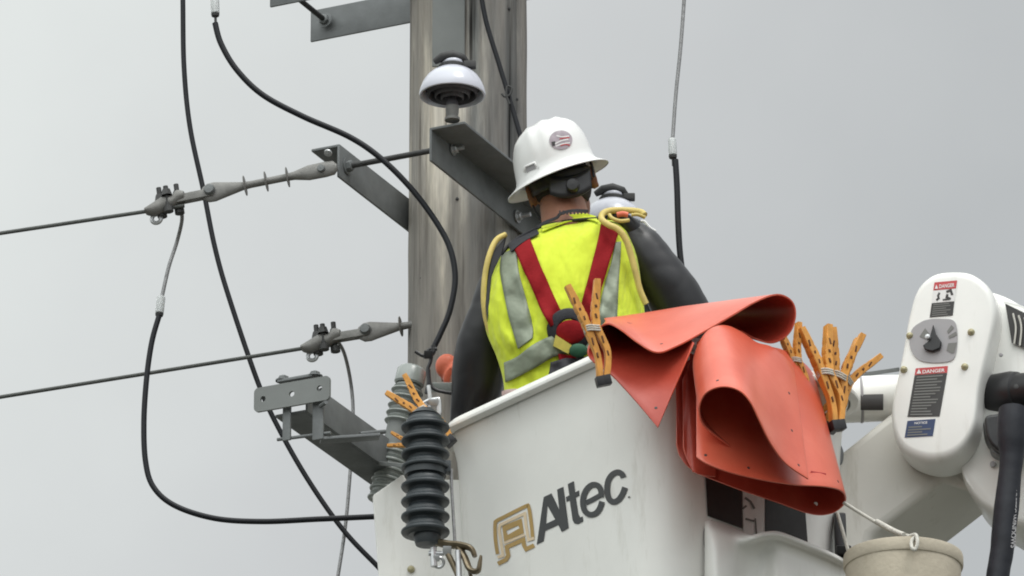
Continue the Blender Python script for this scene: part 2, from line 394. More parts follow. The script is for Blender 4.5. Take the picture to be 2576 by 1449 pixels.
# upper pair, running in direction A before and behind the pole
def armA(u, sgn):
    x0 = PX + sgn * B.x * PR; y0 = sgn * B.y * PR; t = 0
    for _ in range(20):
        y = y0 + A.y * t; t += ((P(u, 50, y).x) - (x0 + A.x * t)) / A.x * .8
    return Vector((x0 + A.x * t, y0 + A.y * t, 0))
e = armA(781, 1); e.z = P(781, 105, e.y).z + WEB; g = angle_beam(e, A, 1.35, WEB, B, .09); ub = g.build('crossarm', M['steel'], pole)
e2 = armA(681, -1); e2.z = P(681, 20, e2.y).z + WEB; g = angle_beam(e2, A, 1.35, WEB, -B, .09); uf = g.build('crossarm', M['steel'], pole)
q = RP(824, 56, e, B); g = MB(); g.tube([q - B * (2 * PR + .04), q + B * .03], .0085, 12); g.build('spacer_rod', M['iron'], ub)
g = MB(); bolt(g, q - B * .018, -B, .016, .014, 0); g.build('nut', M['steel'], ub)
# zinc mounting plate on the front of the pole
g = MB(); y = -PR - .012; zt = P(1126, 0, y).z + .5; zb = P(1126, 168, y).z
g.box((P(1128, 80, y).x, y, (zt + zb) / 2), RT * 41 * PM(y), Vector((0, .004, 0)), Z * (zt - zb) / 2, .002)
g.box((P(1167, 80, y).x, y + .022, (zt + zb) / 2 - .0007), RT * .003, Vector((0, .022, 0)), Z * (zt - zb) / 2)
g.build('mounting_plate', M['plate'], pole)
# lower arm with a cut-out mounting bracket at its end
le = P(812, 1000, -.80); LA0 = P(830, 975, -.78); LAb = LA0 - Z * .0
g = MB(); Lr = 1.15
wv = RP(830, 975, Vector((PX, 0, 0)) - A * .02, A)
wv = Vector((PX, 0, 0)) - A * .01
e3 = RP(772, 957, wv, A); webh = .094; fl = .094
g.box(e3 + B * Lr / 2 - Z * webh / 2, B * Lr / 2, A * .004, Z * webh / 2, .002)
g.box(e3 + B * (Lr / 2 + .0) - Z * (webh - .0035) - A * (fl / 2 + .0045), B * Lr / 2, A * fl / 2, Z * .004, .002)
lo = g.build('crossarm', M['steel'], pole)
g = MB()
pf = e3 - B * .035; s_ = MB
def onF(u, v): return RP(u, v, pf, B)
def rr_poly(c, hx, hz, r, X, n=5):
    o = []
    for cx, cz, a0 in ((1, 1, 0), (-1, 1, 90), (-1, -1, 180), (1, -1, 270)):
        for k in range(n + 1):
            a = R(a0 + 90 * k / n); o.append(c + X * (cx * (hx - r) + r * math.cos(a)) + Z * (cz * (hz - r) + r * math.sin(a)))
    return o
c = onF(737, 993); hx = 96 * PM(pf.y) / A.x; hz = 30 * PM(pf.y) / math.cos(ELEV)
hl = [[c + A * dx + Z * dz + (A * math.cos(k * .5236) + Z * math.sin(k * .5236)) * .0085 for k in range(12)] for dx, dz in ((-hx * .76, 0.0), (0, .0), (hx * .73, 0.002))]
g.holed(rr_poly(c, hx, hz, .014, A), hl, -B * .008); g.build('bracket_plate', M['plate'], lo, smooth=30)
g = MB()
for u0, v0, v1, hw in ((722, 1035, 1108, 11), (801, 1022, 1106, 15)):
    a = RP(u0, v0 - 34, pf + B * .016, B); b = RP(u0, v1, pf + B * .016, B); g.box((a + b) / 2, A * hw * PM(pf.y), B * .004, Z * (a - b).length / 2 * 1.0, .0015)
a = RP(698, 1106, pf + B * .022, B); b = RP(832, 1089, pf + B * .022, B); g.tube([a, b], .005, 10)
a = RP(806, 1108, pf + B * .03, B); b = RP(955, 1098, pf + B * .12, B); g.box((a + b) / 2, (b - a) / 2, (b - a).cross(Z).normalized() * .02, Z * .004, .001)
a = RP(905, 1092, pf + B * .14, B); b = RP(968, 1086, pf + B * .2, B); g.tube([a, b], .010, 10, flat=.6)
a = RP(705, 958, pf + B * .03, B); b = RP(792, 944, pf + B * .03, B); g.box((a + b) / 2 - Z * .006, A * (b - a).length / 2, B * .02, Z * .004, .001)
g.build('bracket_strap', M['steel'], lo)
g = MB()
for u0, v0 in ((713, 955), (792, 944)): bolt(g, RP(u0, v0, pf + B * .03, B) - Z * .004, Z, .015, .012, .004)
for u0, v0 in ((809, 981), (664, 1000)): g.lathe([(.0001, .004), (.006, .003), (.006, 0)], RP(u0, v0, pf + B * .006, B), -B, 10)
g.tube([RP(806, 1022, pf, B) , RP(820, 1012, pf - B * .02, B)], .006, 8)
g.build('bolt', M['steel'], lo)

# ------------------------------------------------------------------ insulators
def pin_insulator(u, v, y, label, s=1.0):
    c = P(u, v, y); t = thing('pin_insulator', c - Z * .075, label, 'insulator', 'white bell insulators on the crossarm')
    g = MB(); rr = .0955 * s
    prof = [(.0001, .093), (.028, .092), (.034, .085), (.034, .078), (.030, .072), (.033, .066), (.045, .061), (.060, .052), (.074, .039), (.085, .022), (.092, .004), (.0955, -.012), (.0945, -.018), (.090, -.019), (.086, -.012),
            (.083, -.006), (.080, .004)]
    g.lathe([(a * s, b * s) for a, b in prof], c, Z, 64); g.build('bell', M['porc'], t, smooth=50)
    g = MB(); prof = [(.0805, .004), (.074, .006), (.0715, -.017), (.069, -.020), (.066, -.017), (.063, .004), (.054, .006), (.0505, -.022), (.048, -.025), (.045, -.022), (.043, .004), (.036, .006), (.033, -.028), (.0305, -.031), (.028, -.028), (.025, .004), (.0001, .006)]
    g.lathe([(a * s, b * s) for a, b in prof], c, Z, 64); g.build('skirt', M['shade_thread'], t, smooth=50)  # same porcelain as the bell, coloured dark for the shade beneath it
    g = MB(); g.lathe([(.0001, -.052), (.019, -.052), (.019, -.07), (.015, -.088), (.022, -.088), (.022, -.096), (.0001, -.096)], c, Z, 18); g.build('pin', M['steel_l'], t)
    g = MB(); g.lathe([(.0001, .012), (.010, .012), (.011, -.03), (.017, -.040), (.018, -.0515), (.0001, -.0515)], c, Z, 18); g.build('thread', M['shade_thread'], t)
    g = MB(); g.lathe([(.02, .060), (.040, .062), (.041, .072), (.038, .076), (.030, .078)], c, Z, 30)
    g.tube([c + Vector((-.052, -.01, .084)), c + Vector((-.03, -.02, .094)), c + Vector((.0, -.02, .099)), c + Vector((.03, -.01, .094)), c + Vector((.045, 0, .080))], [.009, .014, .016, .014, .009], 12)
    g.box(c + Vector((.05, -.012, .073)), RT * .018, Vector((0, .012, 0)), Z * .010, .003); g.build('top_clamp', M['iron'], t)
    return t
pin_insulator(1138, 226, -.66, 'white porcelain bell insulator standing on the steel crossarm in front of the pole')
pin_insulator(1541, 556, .52, 'white bell insulator half hidden behind the worker\'s right shoulder')

def deadend(a, dirv, label, ring=True, n_sheds=3):
    """a: the bracket end; the string runs along -A to the strain clamp"""
    t = thing('dead_end_insulator', a, label, 'insulator', 'grey dead-end insulators pulling on line wires')
    d = dirv; n = Vector((d.y, -d.x, 0)).normalized(); z2 = n.cross(d).normalized() * 1
    if z2.z < 0: z2 = -z2
    if n.y > 0: n = -n
    def at(s, h=0, k=0): return a + d * s + z2 * h + n * k
    g = MB(); rings = []
    # flattened tongues at both ends of a round rod
    for s, w_, th in ((0, .010, .009), (.010, .022, .010), (.035, .0245, .011), (.085, .0235, .012), (.128, .0125, .0125), (.15, .011, .011), (.255, .0105, .0105), (.28, .012, .011), (.325, .022, .010), (.365, .031, .009), (.385, .030, .009), (.40, .020, .009), (.405, .010, .007)):
        rings.append([at(s, math.cos(q) * w_, math.sin(q) * th) for q in [2 * math.pi * k / 20 for k in range(20)]])
    g.loft(rings); g.build('rod', M['steel_l'], t, smooth=60)
    for s in (.148, .212, .275)[-n_sheds:]:
        g = MB(); g.lathe([(.011, -.003), (.02, -.002), (.0300, -.0008), (.0300, .0008), (.02, .002), (.011, .003)], at(s), d, 32); g.build('shed', M['steel_l'], t, smooth=60)
    g = MB(); g.lathe([(.0001, .026), (.013, .025), (.0165, .018), (.0165, -.02), (.0001, -.022)], at(.378, .004), n, 20); g.lathe([(.0001, .022), (.010, .021), (.012, .012), (.012, -.02)], at(.045), n, 20)
    g.build('clevis_pin', M['steel'], t)
    g = MB()   # clamp straps and body
    for k in (-1, 1): g.box(at(.425, -.002, .010 * k), d * .055, z2 * .012, n * .0035, .002)
    body = cr([(.455, .006, .016), (.475, .006, .026), (.492, -.006, .024), (.508, -.002, .030), (.528, -.010, .028), (.548, -.016, .024), (.566, -.018, .016), (.575, -.018, .009)], 4)
    g.loft([[at(s, h + math.cos(q) * w_ * .85, math.sin(q) * .021) for q in [2 * math.pi * k / 14 for k in range(14)]] for s, h, w_ in body])
    g.build('strain_clamp', M['steel_l'], t, smooth=50)
    g = MB()
    for s, k in ((.478, -.014), (.505, .014), (.530, -.014)):
        hh = .052 if k < 0 else .040
        g.lathe([(.0145, -.042), (.0145, -.026), (.0075, -.022), (.0075, hh), (.0001, hh)], at(s, .002, k), z2, 10, caps=True)
        g.lathe([(.0175, .012), (.012, .032), (.0001, .032)], at(s, 0, k), z2, 6)
    g.build('clamp_bolt', M['iron'], t)
    g = MB(); c = at(.548, -.042 if ring else -.036, -.012); g.tube([c + (z2 * math.cos(q) + d * math.sin(q)) * .0135 for q in [2 * math.pi * k / 18 for k in range(19)]], .0065, 8, caps=False)
    g.build('eye', M['steel_b'] if ring else M['steel_l'], t)
    return t, at
a1 = RP(845, 421, LT, A) + A * .004
d1 = (P(345, 522, a1.y + .10) - a1).normalized()
de1, at1 = deadend(a1, d1, 'upper grey dead-end insulator bolted to the tip of the steel crossarm')
a2 = P(1085, 806, -.02); a2 = P(1075, 805, -.06)
d2 = (P(768, 868, a2.y + .20) - a2).normalized()
sc = 1
de2, at2 = deadend(P(1238, 783, -.10), (P(762, 862, .02) - P(1238, 783, -.10)).normalized(), 'lower grey dead-end insulator reaching out from the left side of the pole', True, 3)
def strand(name, pts, r, mt, label, cat, group=None, n=10, y=None, seg=8, lay=True):
    """a stranded wire: round core with twisted lay"""
    g = MB(); q = [Vector(p) for p in cr(pts, n)]
    g.tube(q, r, seg)
    return tag(g.build(name, mt, smooth=80, loc=tuple(q[0])), label, cat, group)
e1_ = at1(.57, -.018); far1 = P(0, 587, e1_.y + .09)
strand('line_wire', [e1_, far1, far1 + (far1 - e1_) * 12], .0062, M['wired'], 'upper thin line wire leaving the left edge from the upper dead-end clamp', 'wire', 'line wires running off to the left', 2)
e2_ = at2(.57, -.018); far2 = P(0, 999, e2_.y + .16)
strand('line_wire', [e2_, far2, far2 + (far2 - e2_) * 8], .0062, M['wired'], 'lower thin line wire running left from the lower dead-end clamp', 'wire', 'line wires running off to the left', 2)

def cable(pts, y, r, label, group=None, mt=None, name='jumper_cable', n=12):
    pp = [P(u, v, (y if len(q) == 0 else q[0])) for u, v, *q in pts]
    return strand(name, pp, r, mt or M['rubber'], label, 'cable', group, n, seg=16)
# long black cable crossing the picture top to bottom
cable([(458, -160), (460, 0), (463, 170), (478, 320), (512, 480), (540, 620), (575, 745), (650, 965), (705, 1085), (780, 1215), (865, 1335), (950, 1425), (985, 1462)], .12, .0076, 'long black cable falling past both line wires to behind the bucket', 'black insulated cables')
cable([(541, 58), (556, 110), (595, 175), (660, 238), (760, 292), (880, 345), (960, 400), (1035, 475), (1095, 555), (1132, 625), (1145, 700), (1132, 780), (1110, 835), (1092, 872)], -.5, .0086, 'black cable curving over the crossarm and down the front of the pole', 'black insulated cables')
cable([(400, 795), (382, 860), (369, 950), (362, 1060), (366, 1160), (386, 1225), (440, 1272), (540, 1304), (660, 1312), (800, 1306), (936, 1300), (975, 1298)], -.15, .0082, 'black cable hanging in a loop below its clear sleeved end at far left', 'black insulated cables')
cable([(1203, -60), (1222, 50), (1252, 150), (1278, 235), (1300, 310), (1318, 372)], -.235, .0072, 'black ground cable stapled down the upper right face of the pole', 'black insulated cables')
cable([(1699, 402), (1703, 470), (1706, 560), (1711, 640), (1722, 720)], -.25, .0090, 'short black cable hanging straight down behind the worker\'s right arm', 'black insulated cables')
# bare wires
def bare(pts, y, r, label, name='jumper_wire'):
    return strand(name, [P(u, v, (y if not q else q[0])) for u, v, *q in pts], r, M['wire'], label, 'wire', 'bare grey jumper wires', 10, seg=10)
bare([(430, 516, -.27), (448, 520, -.25), (458, 548, -.2), (446, 605), (425, 670), (410, 735), (404, 765)], -.14, .0058, 'bare grey wire hanging from the upper dead-end clamp to the clear sleeve')
bare([(826, 852, .02), (848, 858, .03), (868, 895, .08), (884, 975), (888, 1060), (880, 1200), (868, 1330), (850, 1450), (835, 1540)], .14, .0055, 'bare grey wire dropping from the lower clamp behind the lower arm')
bare([(1728, -120), (1721, 0), (1712, 120), (1700, 240), (1692, 352)], -.25, .0055, 'bare grey wire coming down from the top right of the sky')
bare([(541, -140), (541, -60), (541, 0)], -.5, .0060, 'bare grey wire end entering the top edge above a clear sleeve')
bare([(1135, 1180, -.98), (1137, 1240, -.98), (1145, 1372, -.98)], -.98, .0045, 'thin straight wire beside the dark ribbed insulator')
M['clear'] = mat('clear_sleeve', (.80, .82, .82), .15, 0, .5); M['clear'].node_tree.nodes['Principled BSDF'].inputs['Transmission Weight'].default_value = .55
def connector(u, v, du, dv, y, label, tipdark=True):
    a = P(u - du / 2, v - dv / 2, y); b = P(u + du / 2, v + dv / 2, y); d = (b - a).normalized(); Ln = (b - a).length
    t = thing('cable_connector', a, label, 'connector', 'clear sleeved cable connectors')
    g = MB(); g.lathe([(.0095, 0), (.0118, .004), (.0118, Ln * .78), (.0095, Ln * .8)], a, d, 16); g.build('clear_sleeve', M['clear'], t, solid=.0015)
    g = MB(); g.lathe([(.0001, .004), (.006, .004), (.006, Ln * .8), (.0001, Ln * .8)], a, d, 12); g.build('crimp', M['steel_b'], t)
    g = MB(); g.lathe([(.010, Ln * .80), (.0125, Ln * .84), (.011, Ln * .94), (.004, Ln), (.004, Ln + .02)], a, d, 14, caps=True); g.build('lug', M['iron'], t)
connector(403, 772, -6, 52, -.14, 'clear connector sleeve joining the hanging grey wire to the black loop')
connector(541, 18, 2, 52, -.5, 'clear connector sleeve at the top edge above the curving black cable')
connector(1692, 375, 2, 52, -.25, 'clear connector sleeve on the wire against the right-hand sky')
g = MB()   # twisted tie on the pole cable
q = [P(u, v, -.25) for u, v in ((1262, 236), (1270, 243), (1283, 238), (1287, 222), (1276, 218), (1274, 240), (1282, 262))]; g.tube([Vector(p) for p in cr(q, 6)], .0035, 8)
tag(g.build('wire_tie', M['iron'], loc=tuple(q[0])), 'small dark twisted tie around the cable on the pole', 'wire tie')
g = MB()
for pts in (((1045, 884), (1062, 894), (1080, 897), (1092, 884), (1090, 868)), ((1068, 900), (1080, 880), (1100, 878)), ((1088, 870), (1084, 905), (1076, 930), (1078, 960), (1072, 990)), ((1078, 930), (1082, 965), (1100, 982), (1142, 990))):
    g.tube([Vector(p) for p in cr([P(u, v, -.52) for u, v in pts], 6)], .0055, 8)
q = P(1078, 892, -.52); g.box(q, RT * .013, FW * .012, UP * .012, .003)
tag(g.build('cable_clip', M['black'], loc=tuple(P(1078, 892, -.52))), 'black twisted clip where the curving cable ends beside the orange glove', 'clip')

# ------------------------------------------------------------------ arresters
def sheds(g, p0, p1, n, rb, rc, under=.5, seg=40):
    """a stack of sheds between p0 (bottom) and p1 (top)"""
    d = (p1 - p0).normalized(); H = (p1 - p0).length; prof = [(.0001, 0), (rc, 0)]; st = H / n
    for i in range(n):
        h = i * st; prof += [(rc, h + st * .02), (rb * .80, h + st * .10), (rb * .96, h + st * .12), (rb, h + st * .22), (rb * .985, h + st * .32), (rb * .80, h + st * .50), (rc * 1.15, h + st * .72), (rc, h + st * .86)]
    prof += [(rc, H), (.0001, H)]; g.lathe(prof, p0, d, seg)
yg = -.42
ga = thing('arrester', P(952, 1290, yg), 'tall pale grey ribbed cutout insulator leaning beside the pole', 'arrester')
tp, bt = P(1038, 925, yg), P(963, 1262, yg); ax = (tp - bt).normalized(); H = (tp - bt).length; pm = PM(yg)
def ga_at(v): return P(1038 + (v - 925) * (963 - 1038) / 337, v, yg)
g = MB(); g.lathe([(.0001, 0), (30 * pm, -.001), (37 * pm, -.010), (38 * pm, -.05), (34 * pm, -.055), (.0001, -.055)], tp, ax, 40); g.build('cap', M['porcg'], ga)
g = MB(); sheds(g, ga_at(1068), ga_at(972), 5, 41 * pm, 31 * pm); g.build('upper_sheds', M['porcg'], ga, smooth=50)
g = MB(); g.lathe([(.0001, 0), (32 * pm, .001), (31 * pm, .09), (.0001, .091)], ga_at(1132), ax, 40); g.build('collar', M['plate'], ga)
g = MB(); sheds(g, ga_at(1262), ga_at(1125), 6, 41 * pm, 32 * pm); g.build('lower_sheds', M['porcg'], ga, smooth=50)
yd = -.98; pm = PM(yd)
da = thing('arrester', P(1070, 1380, yd), 'dark grey ribbed polymer arrester hanging in front of the white bucket corner', 'arrester')
g = MB(); sheds(g, P(1070, 1186, yd), P(1070, 1050, yd), 4, 61 * pm, 42 * pm, seg=56); g.build('upper_sheds', M['poly'], da, smooth=50)
g = MB(); sheds(g, P(1070, 1348, yd), P(1070, 1196, yd), 4, 61 * pm, 42 * pm, seg=56); g.build('lower_sheds', M['poly'], da, smooth=50)
g = MB(); c = P(1070, 1183, yd); g.lathe([(.0001, .006), (52 * pm, .006), (52 * pm, .036), (46 * pm, .040), (.0001, .040)], c - Z * .024, Z, 40)
g.box(P(1118, 1176, yd), RT * .018, Vector((0, .016, 0)), Z * .017, .003); g.build('band', M['poly'], da)
g = MB(); a = P(1030, 1172, yd); b = P(962, 1166, yg - .03); g.box((a + b) / 2, (b - a) / 2, (b - a).cross(Z).normalized() * .018, Z * .006, .002); g.build('bracket', M['plate'], da)
g = MB(); c = P(1075, 1352, yd); g.lathe([(.0001, .012), (33 * pm, .010), (34 * pm, -.006), (29 * pm, -.022), (.0001, -.024)], c, Z, 32); g.build('base', M['poly'], da)
g = MB(); c = P(1068, 1046, yd); g.lathe([(.0001, .02), (22 * pm, .018), (40 * pm, 0), (.0001, -.003)], c, Z, 28); g.build('top_cap', M['poly'], da)
# hot clamp at the foot: bronze and zinc fittings
hc = thing('hot_line_clamp', P(1150, 1400, yd), 'bronze clamp with zinc eye bolts under the dark arrester', 'clamp')
g = MB()
g.tube([Vector(p) for p in cr([P(1090, 1362, yd), P(1130, 1370, yd), P(1160, 1372, yd - .01), P(1185, 1380, yd - .02), P(1195, 1400, yd - .02)], 6)], [.018, .019, .017, .015, .012], 12, flat=.55)
g.tube([Vector(p) for p in cr([P(1150, 1372, yd), P(1168, 1400, yd - .01), P(1182, 1432, yd - .02), P(1202, 1436, yd - .03), P(1208, 1412, yd - .03), P(1210, 1398, yd - .03)], 6)], [.016, .015, .014, .012, .009, .006], 12, flat=.6)
g.tube([P(1120, 1380, yd), P(1140, 1420, yd), P(1165, 1475, yd)], .0085, 10); g.tube([P(1165, 1385, yd), P(1180, 1430, yd), P(1190, 1475, yd)], .011, 10, flat=.5)
g.build('clamp_body', M['bronze'], hc)
g = MB()
c = P(1104, 1415, yd); g.tube([c + (UP * math.cos(q) + RT * math.sin(q)) * .0135 for q in [2 * math.pi * k / 18 for k in range(19)]], .0048, 8, caps=False)
g.tube([P(1078, 1392, yd), P(1118, 1392, yd)], .007, 10); g.tube([P(1090, 1378, yd), P(1092, 1425, yd)], .0095, 8); g.box(P(1125, 1384, yd), RT * .012, FW * .012, UP * .012, .003); g.box(P(1098, 1404, yd), RT * .009, FW * .01, UP * .009, .002)
g.tube([P(1152, 1385, yd - .02), P(1156, 1475, yd - .02)], .008, 10)
g.build('eye_bolt', M['steel_b'], hc)
# bright stirrup between the arrester top and the pole gear
g = MB()
for pts in (((1060, 1018), (1078, 1008), (1100, 1004)), ((1085, 1020), (1103, 1003), (1106, 1040)), ((1078, 970), (1082, 1000), (1080, 1025)), ((1104, 1020), (1104, 1050))):
    g.tube([Vector(p) for p in cr([P(u, v, -.72) for u, v in pts], 5)], .0062, 8)
g.box(P(1090, 1012, -.72), RT * .014, FW * .01, UP * .010, .003); g.box(P(1068, 1022, -.72), RT * .008, FW * .008, UP * .008, .002)
tag(g.build('stirrup_clamp', M['steel_b'], loc=tuple(P(1085, 1012, -.72))), 'small bright metal clamp just above the dark arrester', 'clamp')

# ------------------------------------------------------------------ aerial lift: bucket
E1 = Vector((-.616, .788, 0)); E2 = Vector((.788, .616, 0)); NC = P(1650, 833, -1.45); L1, L2 = 1.022, .775
BC = NC + E1 * L1 / 2 + E2 * L2 / 2; ZR = NC.z; TAP = .10
lift = thing('aerial_lift', (BC.x, BC.y, ZR - 1.15), 'white fibreglass work bucket with lettering on its side and a rounded boom head', 'aerial lift')
def bring(h, grow=0.0, rad=.15, n=10):
    """rounded rectangle at h metres below the rim"""
    k = 1 - TAP * h; a, b = L1 / 2 * k + grow, L2 / 2 * k + grow; r = max(.02, rad + grow); o = []
    for sx, sy, a0 in ((1, 1, 0), (-1, 1, 90), (-1, -1, 180), (1, -1, 270)):
        for i in range(n + 1):
            q = R(a0 + 90 * i / n); o.append(Vector((BC.x, BC.y, ZR - h)) + E1 * (sx * (a - r) + r * math.cos(q)) + E2 * (sy * (b - r) + r * math.sin(q)))
    return o
g = MB(); V = g.grid([bring(h, gr) for h, gr in [(0, 0), (.015, -.001), (.035, -.007), (.06, -.012), (.085, -.016), (.115, -.0175), (.15, -.018)] + [(.15 + .90 * i / 14, -.018) for i in range(1, 15)] + [(1.08, -.038), (1.10, -.07)]], cu=True)
g.cap(V[-1])
Wi = g.grid([bring(h, q) for h, q in ((0, -.010), (.10, -.027), (.5, -.028), (1.07, -.035))], cu=True); g.cap(Wi[-1])
bucket = g.build('bucket', M['white'], lift, smooth=50)
def rimring(gr, dz, r): return [p + Z * dz for p in bring(0, gr)]
g = MB()
prof = [(-.016, -.012), (-.016, .010), (-.010, .016), (.002, .017), (.008, .012), (.010, .004), (.014, -.002), (.022, -.004), (.026, -.010), (.024, -.018), (.014, -.020), (.001, -.022)]
g.grid([[p + Z * dz for p in bring(0, gr)] for gr, dz in prof], cu=True); g.build('rim', M['white'], bucket, smooth=60)
n1 = (-E2).copy(); n1 = (n1 * 1.0 - Z * (L2 / 2 * TAP)).normalized(); n2 = (-E1 * 1.0 - Z * (L1 / 2 * TAP)).normalized()
def LF(u, v, off=.0015): return RP(u, v, NC + n1 * (off - .018), n1)
def RF(u, v, off=.004): return RP(u, v, NC + n2 * (off - .018), n2)
def flatpoly(g, pts, mp, off=.004):
    g.f([g.bm.verts.new(mp(u, v, off)) for u, v in pts]); return g
def ribb(g, pts, wd, mp, off=.002):
    Lp, Rp = g.ribbon(pts, wd); g.grid([[mp(p.x, p.y, off) for p in Lp], [mp(p.x, p.y, off) for p in Rp]]); return g
k = .2361
def T(x, y): return (1140.4 + x * k, 1106.8 + y * k)
g = MB()
g.holed([LF(*T(x, y)) for x, y in ((888, 1115), (962, 608), (1045, 568), (1128, 742), (1105, 528), (1172, 497), (1230, 938), (1155, 980), (1118, 905), (980, 968), (962, 1078))], [[LF(*T(x, y)) for x, y in ((1003, 700), (988, 892), (1085, 846))]])
g.holed([LF(*T(x, y)) for x, y in ((1218, 470), (1283, 438), (1299, 558), (1338, 537), (1345, 592), (1305, 613), (1331, 785), (1352, 825), (1378, 815), (1385, 866), (1330, 898), (1290, 890), (1270, 855), (1240, 645), (1205, 660), (1198, 608), (1235, 590))], [])
def sm(pts, n=6): return [T(*p) for p in cr(pts, n)]
ribb(g, sm([(1408, 672), (1480, 637), (1560, 592)], 2) , 62 * k * .85, LF)
ribb(g, sm([(1572, 612), (1572, 540), (1540, 488), (1480, 478), (1420, 525), (1384, 610), (1382, 700), (1408, 765), (1460, 796), (1520, 778), (1560, 725), (1583, 655)]), 60 * k, LF, .0026)
ribb(g, sm([(1812, 402), (1795, 365), (1750, 344), (1690, 372), (1648, 440), (1638, 530), (1655, 620), (1700, 660), (1755, 640), (1800, 580), (1828, 505)]), 62 * k, LF)
ribb(g, [T(1862, 612), T(1880, 604)], 4, LF)
g.build('lettering', M['ink'], bucket, smooth=0)
g = MB()
ribb(g, sm([(470, 1215), (448, 1060), (444, 900), (462, 860), (560, 810), (770, 705), (800, 712), (818, 800), (835, 930), (845, 1045)], 5), 38 * k, LF)
g.holed([LF(*T(x, y)) for x, y in ((520, 918), (728, 835), (752, 992), (540, 1082))], [[LF(*T(x, y)) for x, y in ((562, 968), (692, 910), (705, 940), (580, 1010))]])
ribb(g, [T(*p) for p in ((474, 1318), (560, 1275), (585, 1230), (568, 1140), (640, 1110), (745, 1062), (752, 1120), (775, 1162), (860, 1122))], 44 * k, LF)
g.build('emblem', M['gold'], bucket, smooth=0)
g = MB()
ribb(g, [T(*p) for p in ((470, 1250), (528, 1232), (512, 1120), (486, 950), (496, 905), (760, 782), (772, 900), (800, 1065), (862, 1045))], 30 * k, LF, .0026)
ribb(g, [T(*p) for p in ((540, 1100), (640, 1058), (760, 1008))], 26 * k, LF, .0029)
g.build('emblem', M['cream'], bucket, smooth=0)
# black warning label and white strip on the right face
g = MB(); flatpoly(g, [(1772, 1150), (1780, 1298), (1868, 1330), (1866, 1180)], RF); flatpoly(g, [(1925, 1180), (1925, 1362), (2032, 1364), (2022, 1230)], RF); g.build('warning_label', M['dblack'], bucket, smooth=0)
g = MB(); flatpoly(g, [(1868.5, 1180), (1870, 1345), (1923, 1362), (1923.5, 1200)], RF); g.build('warning_label', M['dwhite'], bucket, smooth=0)
g = MB(); ribb(g, [(1875, 1305), (1898, 1311)], 5, RF, .006); ribb(g, [(1900, 1304), (1903, 1345)], 4, RF, .006); ribb(g, [(1868, 1280), (1878, 1272)], 5, RF, .006); ribb(g, [(1874, 1252), (1888, 1262), (1898, 1280)], 6, RF, .006); g.build('warning_label', M['dline'], bucket, smooth=0)
# moulded step on the right face
st = cr([(1774, 1318, 0.01, 0, 0), (1784, 1312, .040, 0, 0), (1800, 1316, .065, .0, 0), (1822, 1323, .085, .008, 0), (1846, 1332, .105, .022, .05), (1870, 1341, .122, .040, .4), (1892, 1347, .132, .046, .9), (1925, 1339, .140, .040, 1), (1960, 1339, .144, .014, 1), (2010, 1357, .144, .006, 1), (2062, 1378, .144, .004, 1), (2105, 1398, .142, .004, 1), (2123, 1410, .130, .0, 1), (2131, 1424, .10, 0, 1), (2134, 1440, .03, 0, 1)], 5)
g = MB()
prA = ((-4, 0), (0, .05), (5, .22), (10, .40), (18, .60), (28, .75), (42, .88), (66, 1.0), (115, 1.08), (260, 1.2)); prB = ((8, -.020, 0), (1, -.008, 0), (0, .006, 0), (3, .016, 0), (9, .018, 0), (13, .006, .2), (22, -.006, .8), (52, -.004, 1.3), (110, .010, 1.8), (260, .05, 2.0))
g.grid([[RF(u, v + a[0] * (1 - q) + b[0] * q, (o * a[1]) * (1 - q) + (o + b[1]) * q - cc * b[2]) for u, v, o, cc, q in st] for a, b in zip(prA, prB)])
g.build('step', M['white'], bucket, smooth=180, solid=.004, off=0)
g = MB(); ribb(g, cr([(1792, 1308), (1778, 1318), (1770, 1345), (1774, 1385), (1788, 1420), (1809, 1480)], 5), 1.6, RF, .0035); g.build('seam', M['dgrey'], bucket, smooth=60)
# white side panel at the back-left corner
g = MB(); yp = -.66; outl = [(937, 1249), (941, 1243), (1003, 1200), (1010, 1194), (1016, 1195), (1022, 1206), (1190, 1206), (1190, 1700), (962, 1700), (952, 1449), (938, 1262)]
g.prism([P(u, v, yp) for u, v in outl], Vector((0.004, .05, 0))); g.build('side_panel', M['white'], bucket, smooth=40, bevel=.006)
g = MB(); q = P(1034, 1432, yp - .003); g.lathe([(.0001, .010), (.006, .009), (.010, .004), (.011, 0)], q, Vector((0, -1, 0)), 16); g.build('bolt', M['brass'], bucket)
# hinge strip at the right edge of the bucket
g = MB(); a = P(2112, 1290, -1.02); b = P(2118, 1460, -1.02); g.box((a + b) / 2, RT * .016, FW * .03, (a - b) / 2, .004); g.box(P(2122, 1383, -1.05), RT * .02, FW * .03, UP * .012, .003); g.build('hinge', M['black'], bucket)
g = MB(); g.tube([Vector(p) for p in cr([P(2096, 1098, -.95), P(2108, 1118, -.95), P(2116, 1140, -.95), P(2112, 1165, -.95), P(2098, 1160, -.95)], 6)], .007, 10); g.build('handle', M['steel'], bucket)

# ------------------------------------------------------------------ boom, cylinder and rounded head
g = MB()
def beam(pts_near, y0, pts_far, y1):
    a = [P(u, v, y0) for u, v in pts_near]; b = [P(u, v, y1) for u, v in pts_far]
    va = [g.bm.verts.new(p) for p in a]; vb = [g.bm.verts.new(p) for p in b]; n = len(va); g.f(va); g.f(list(reversed(vb)))
    for i in range(n): g.f([va[(i + 1) % n], va[i], vb[i], vb[(i + 1) % n]])
beam([(2110, 1145), (2255, 1030), (2460, 1000), (2502, 1262), (2374, 1206), (2190, 1345), (2150, 1600), (1950, 1600)], -.86, [(2130, 1190), (2262, 1060), (2470, 1060), (2512, 1262), (2386, 1368), (2300, 1412), (2230, 1600), (2000, 1600)], -.50)
g.build('boom_arm', M['tan'], lift, smooth=35, bevel=.02)
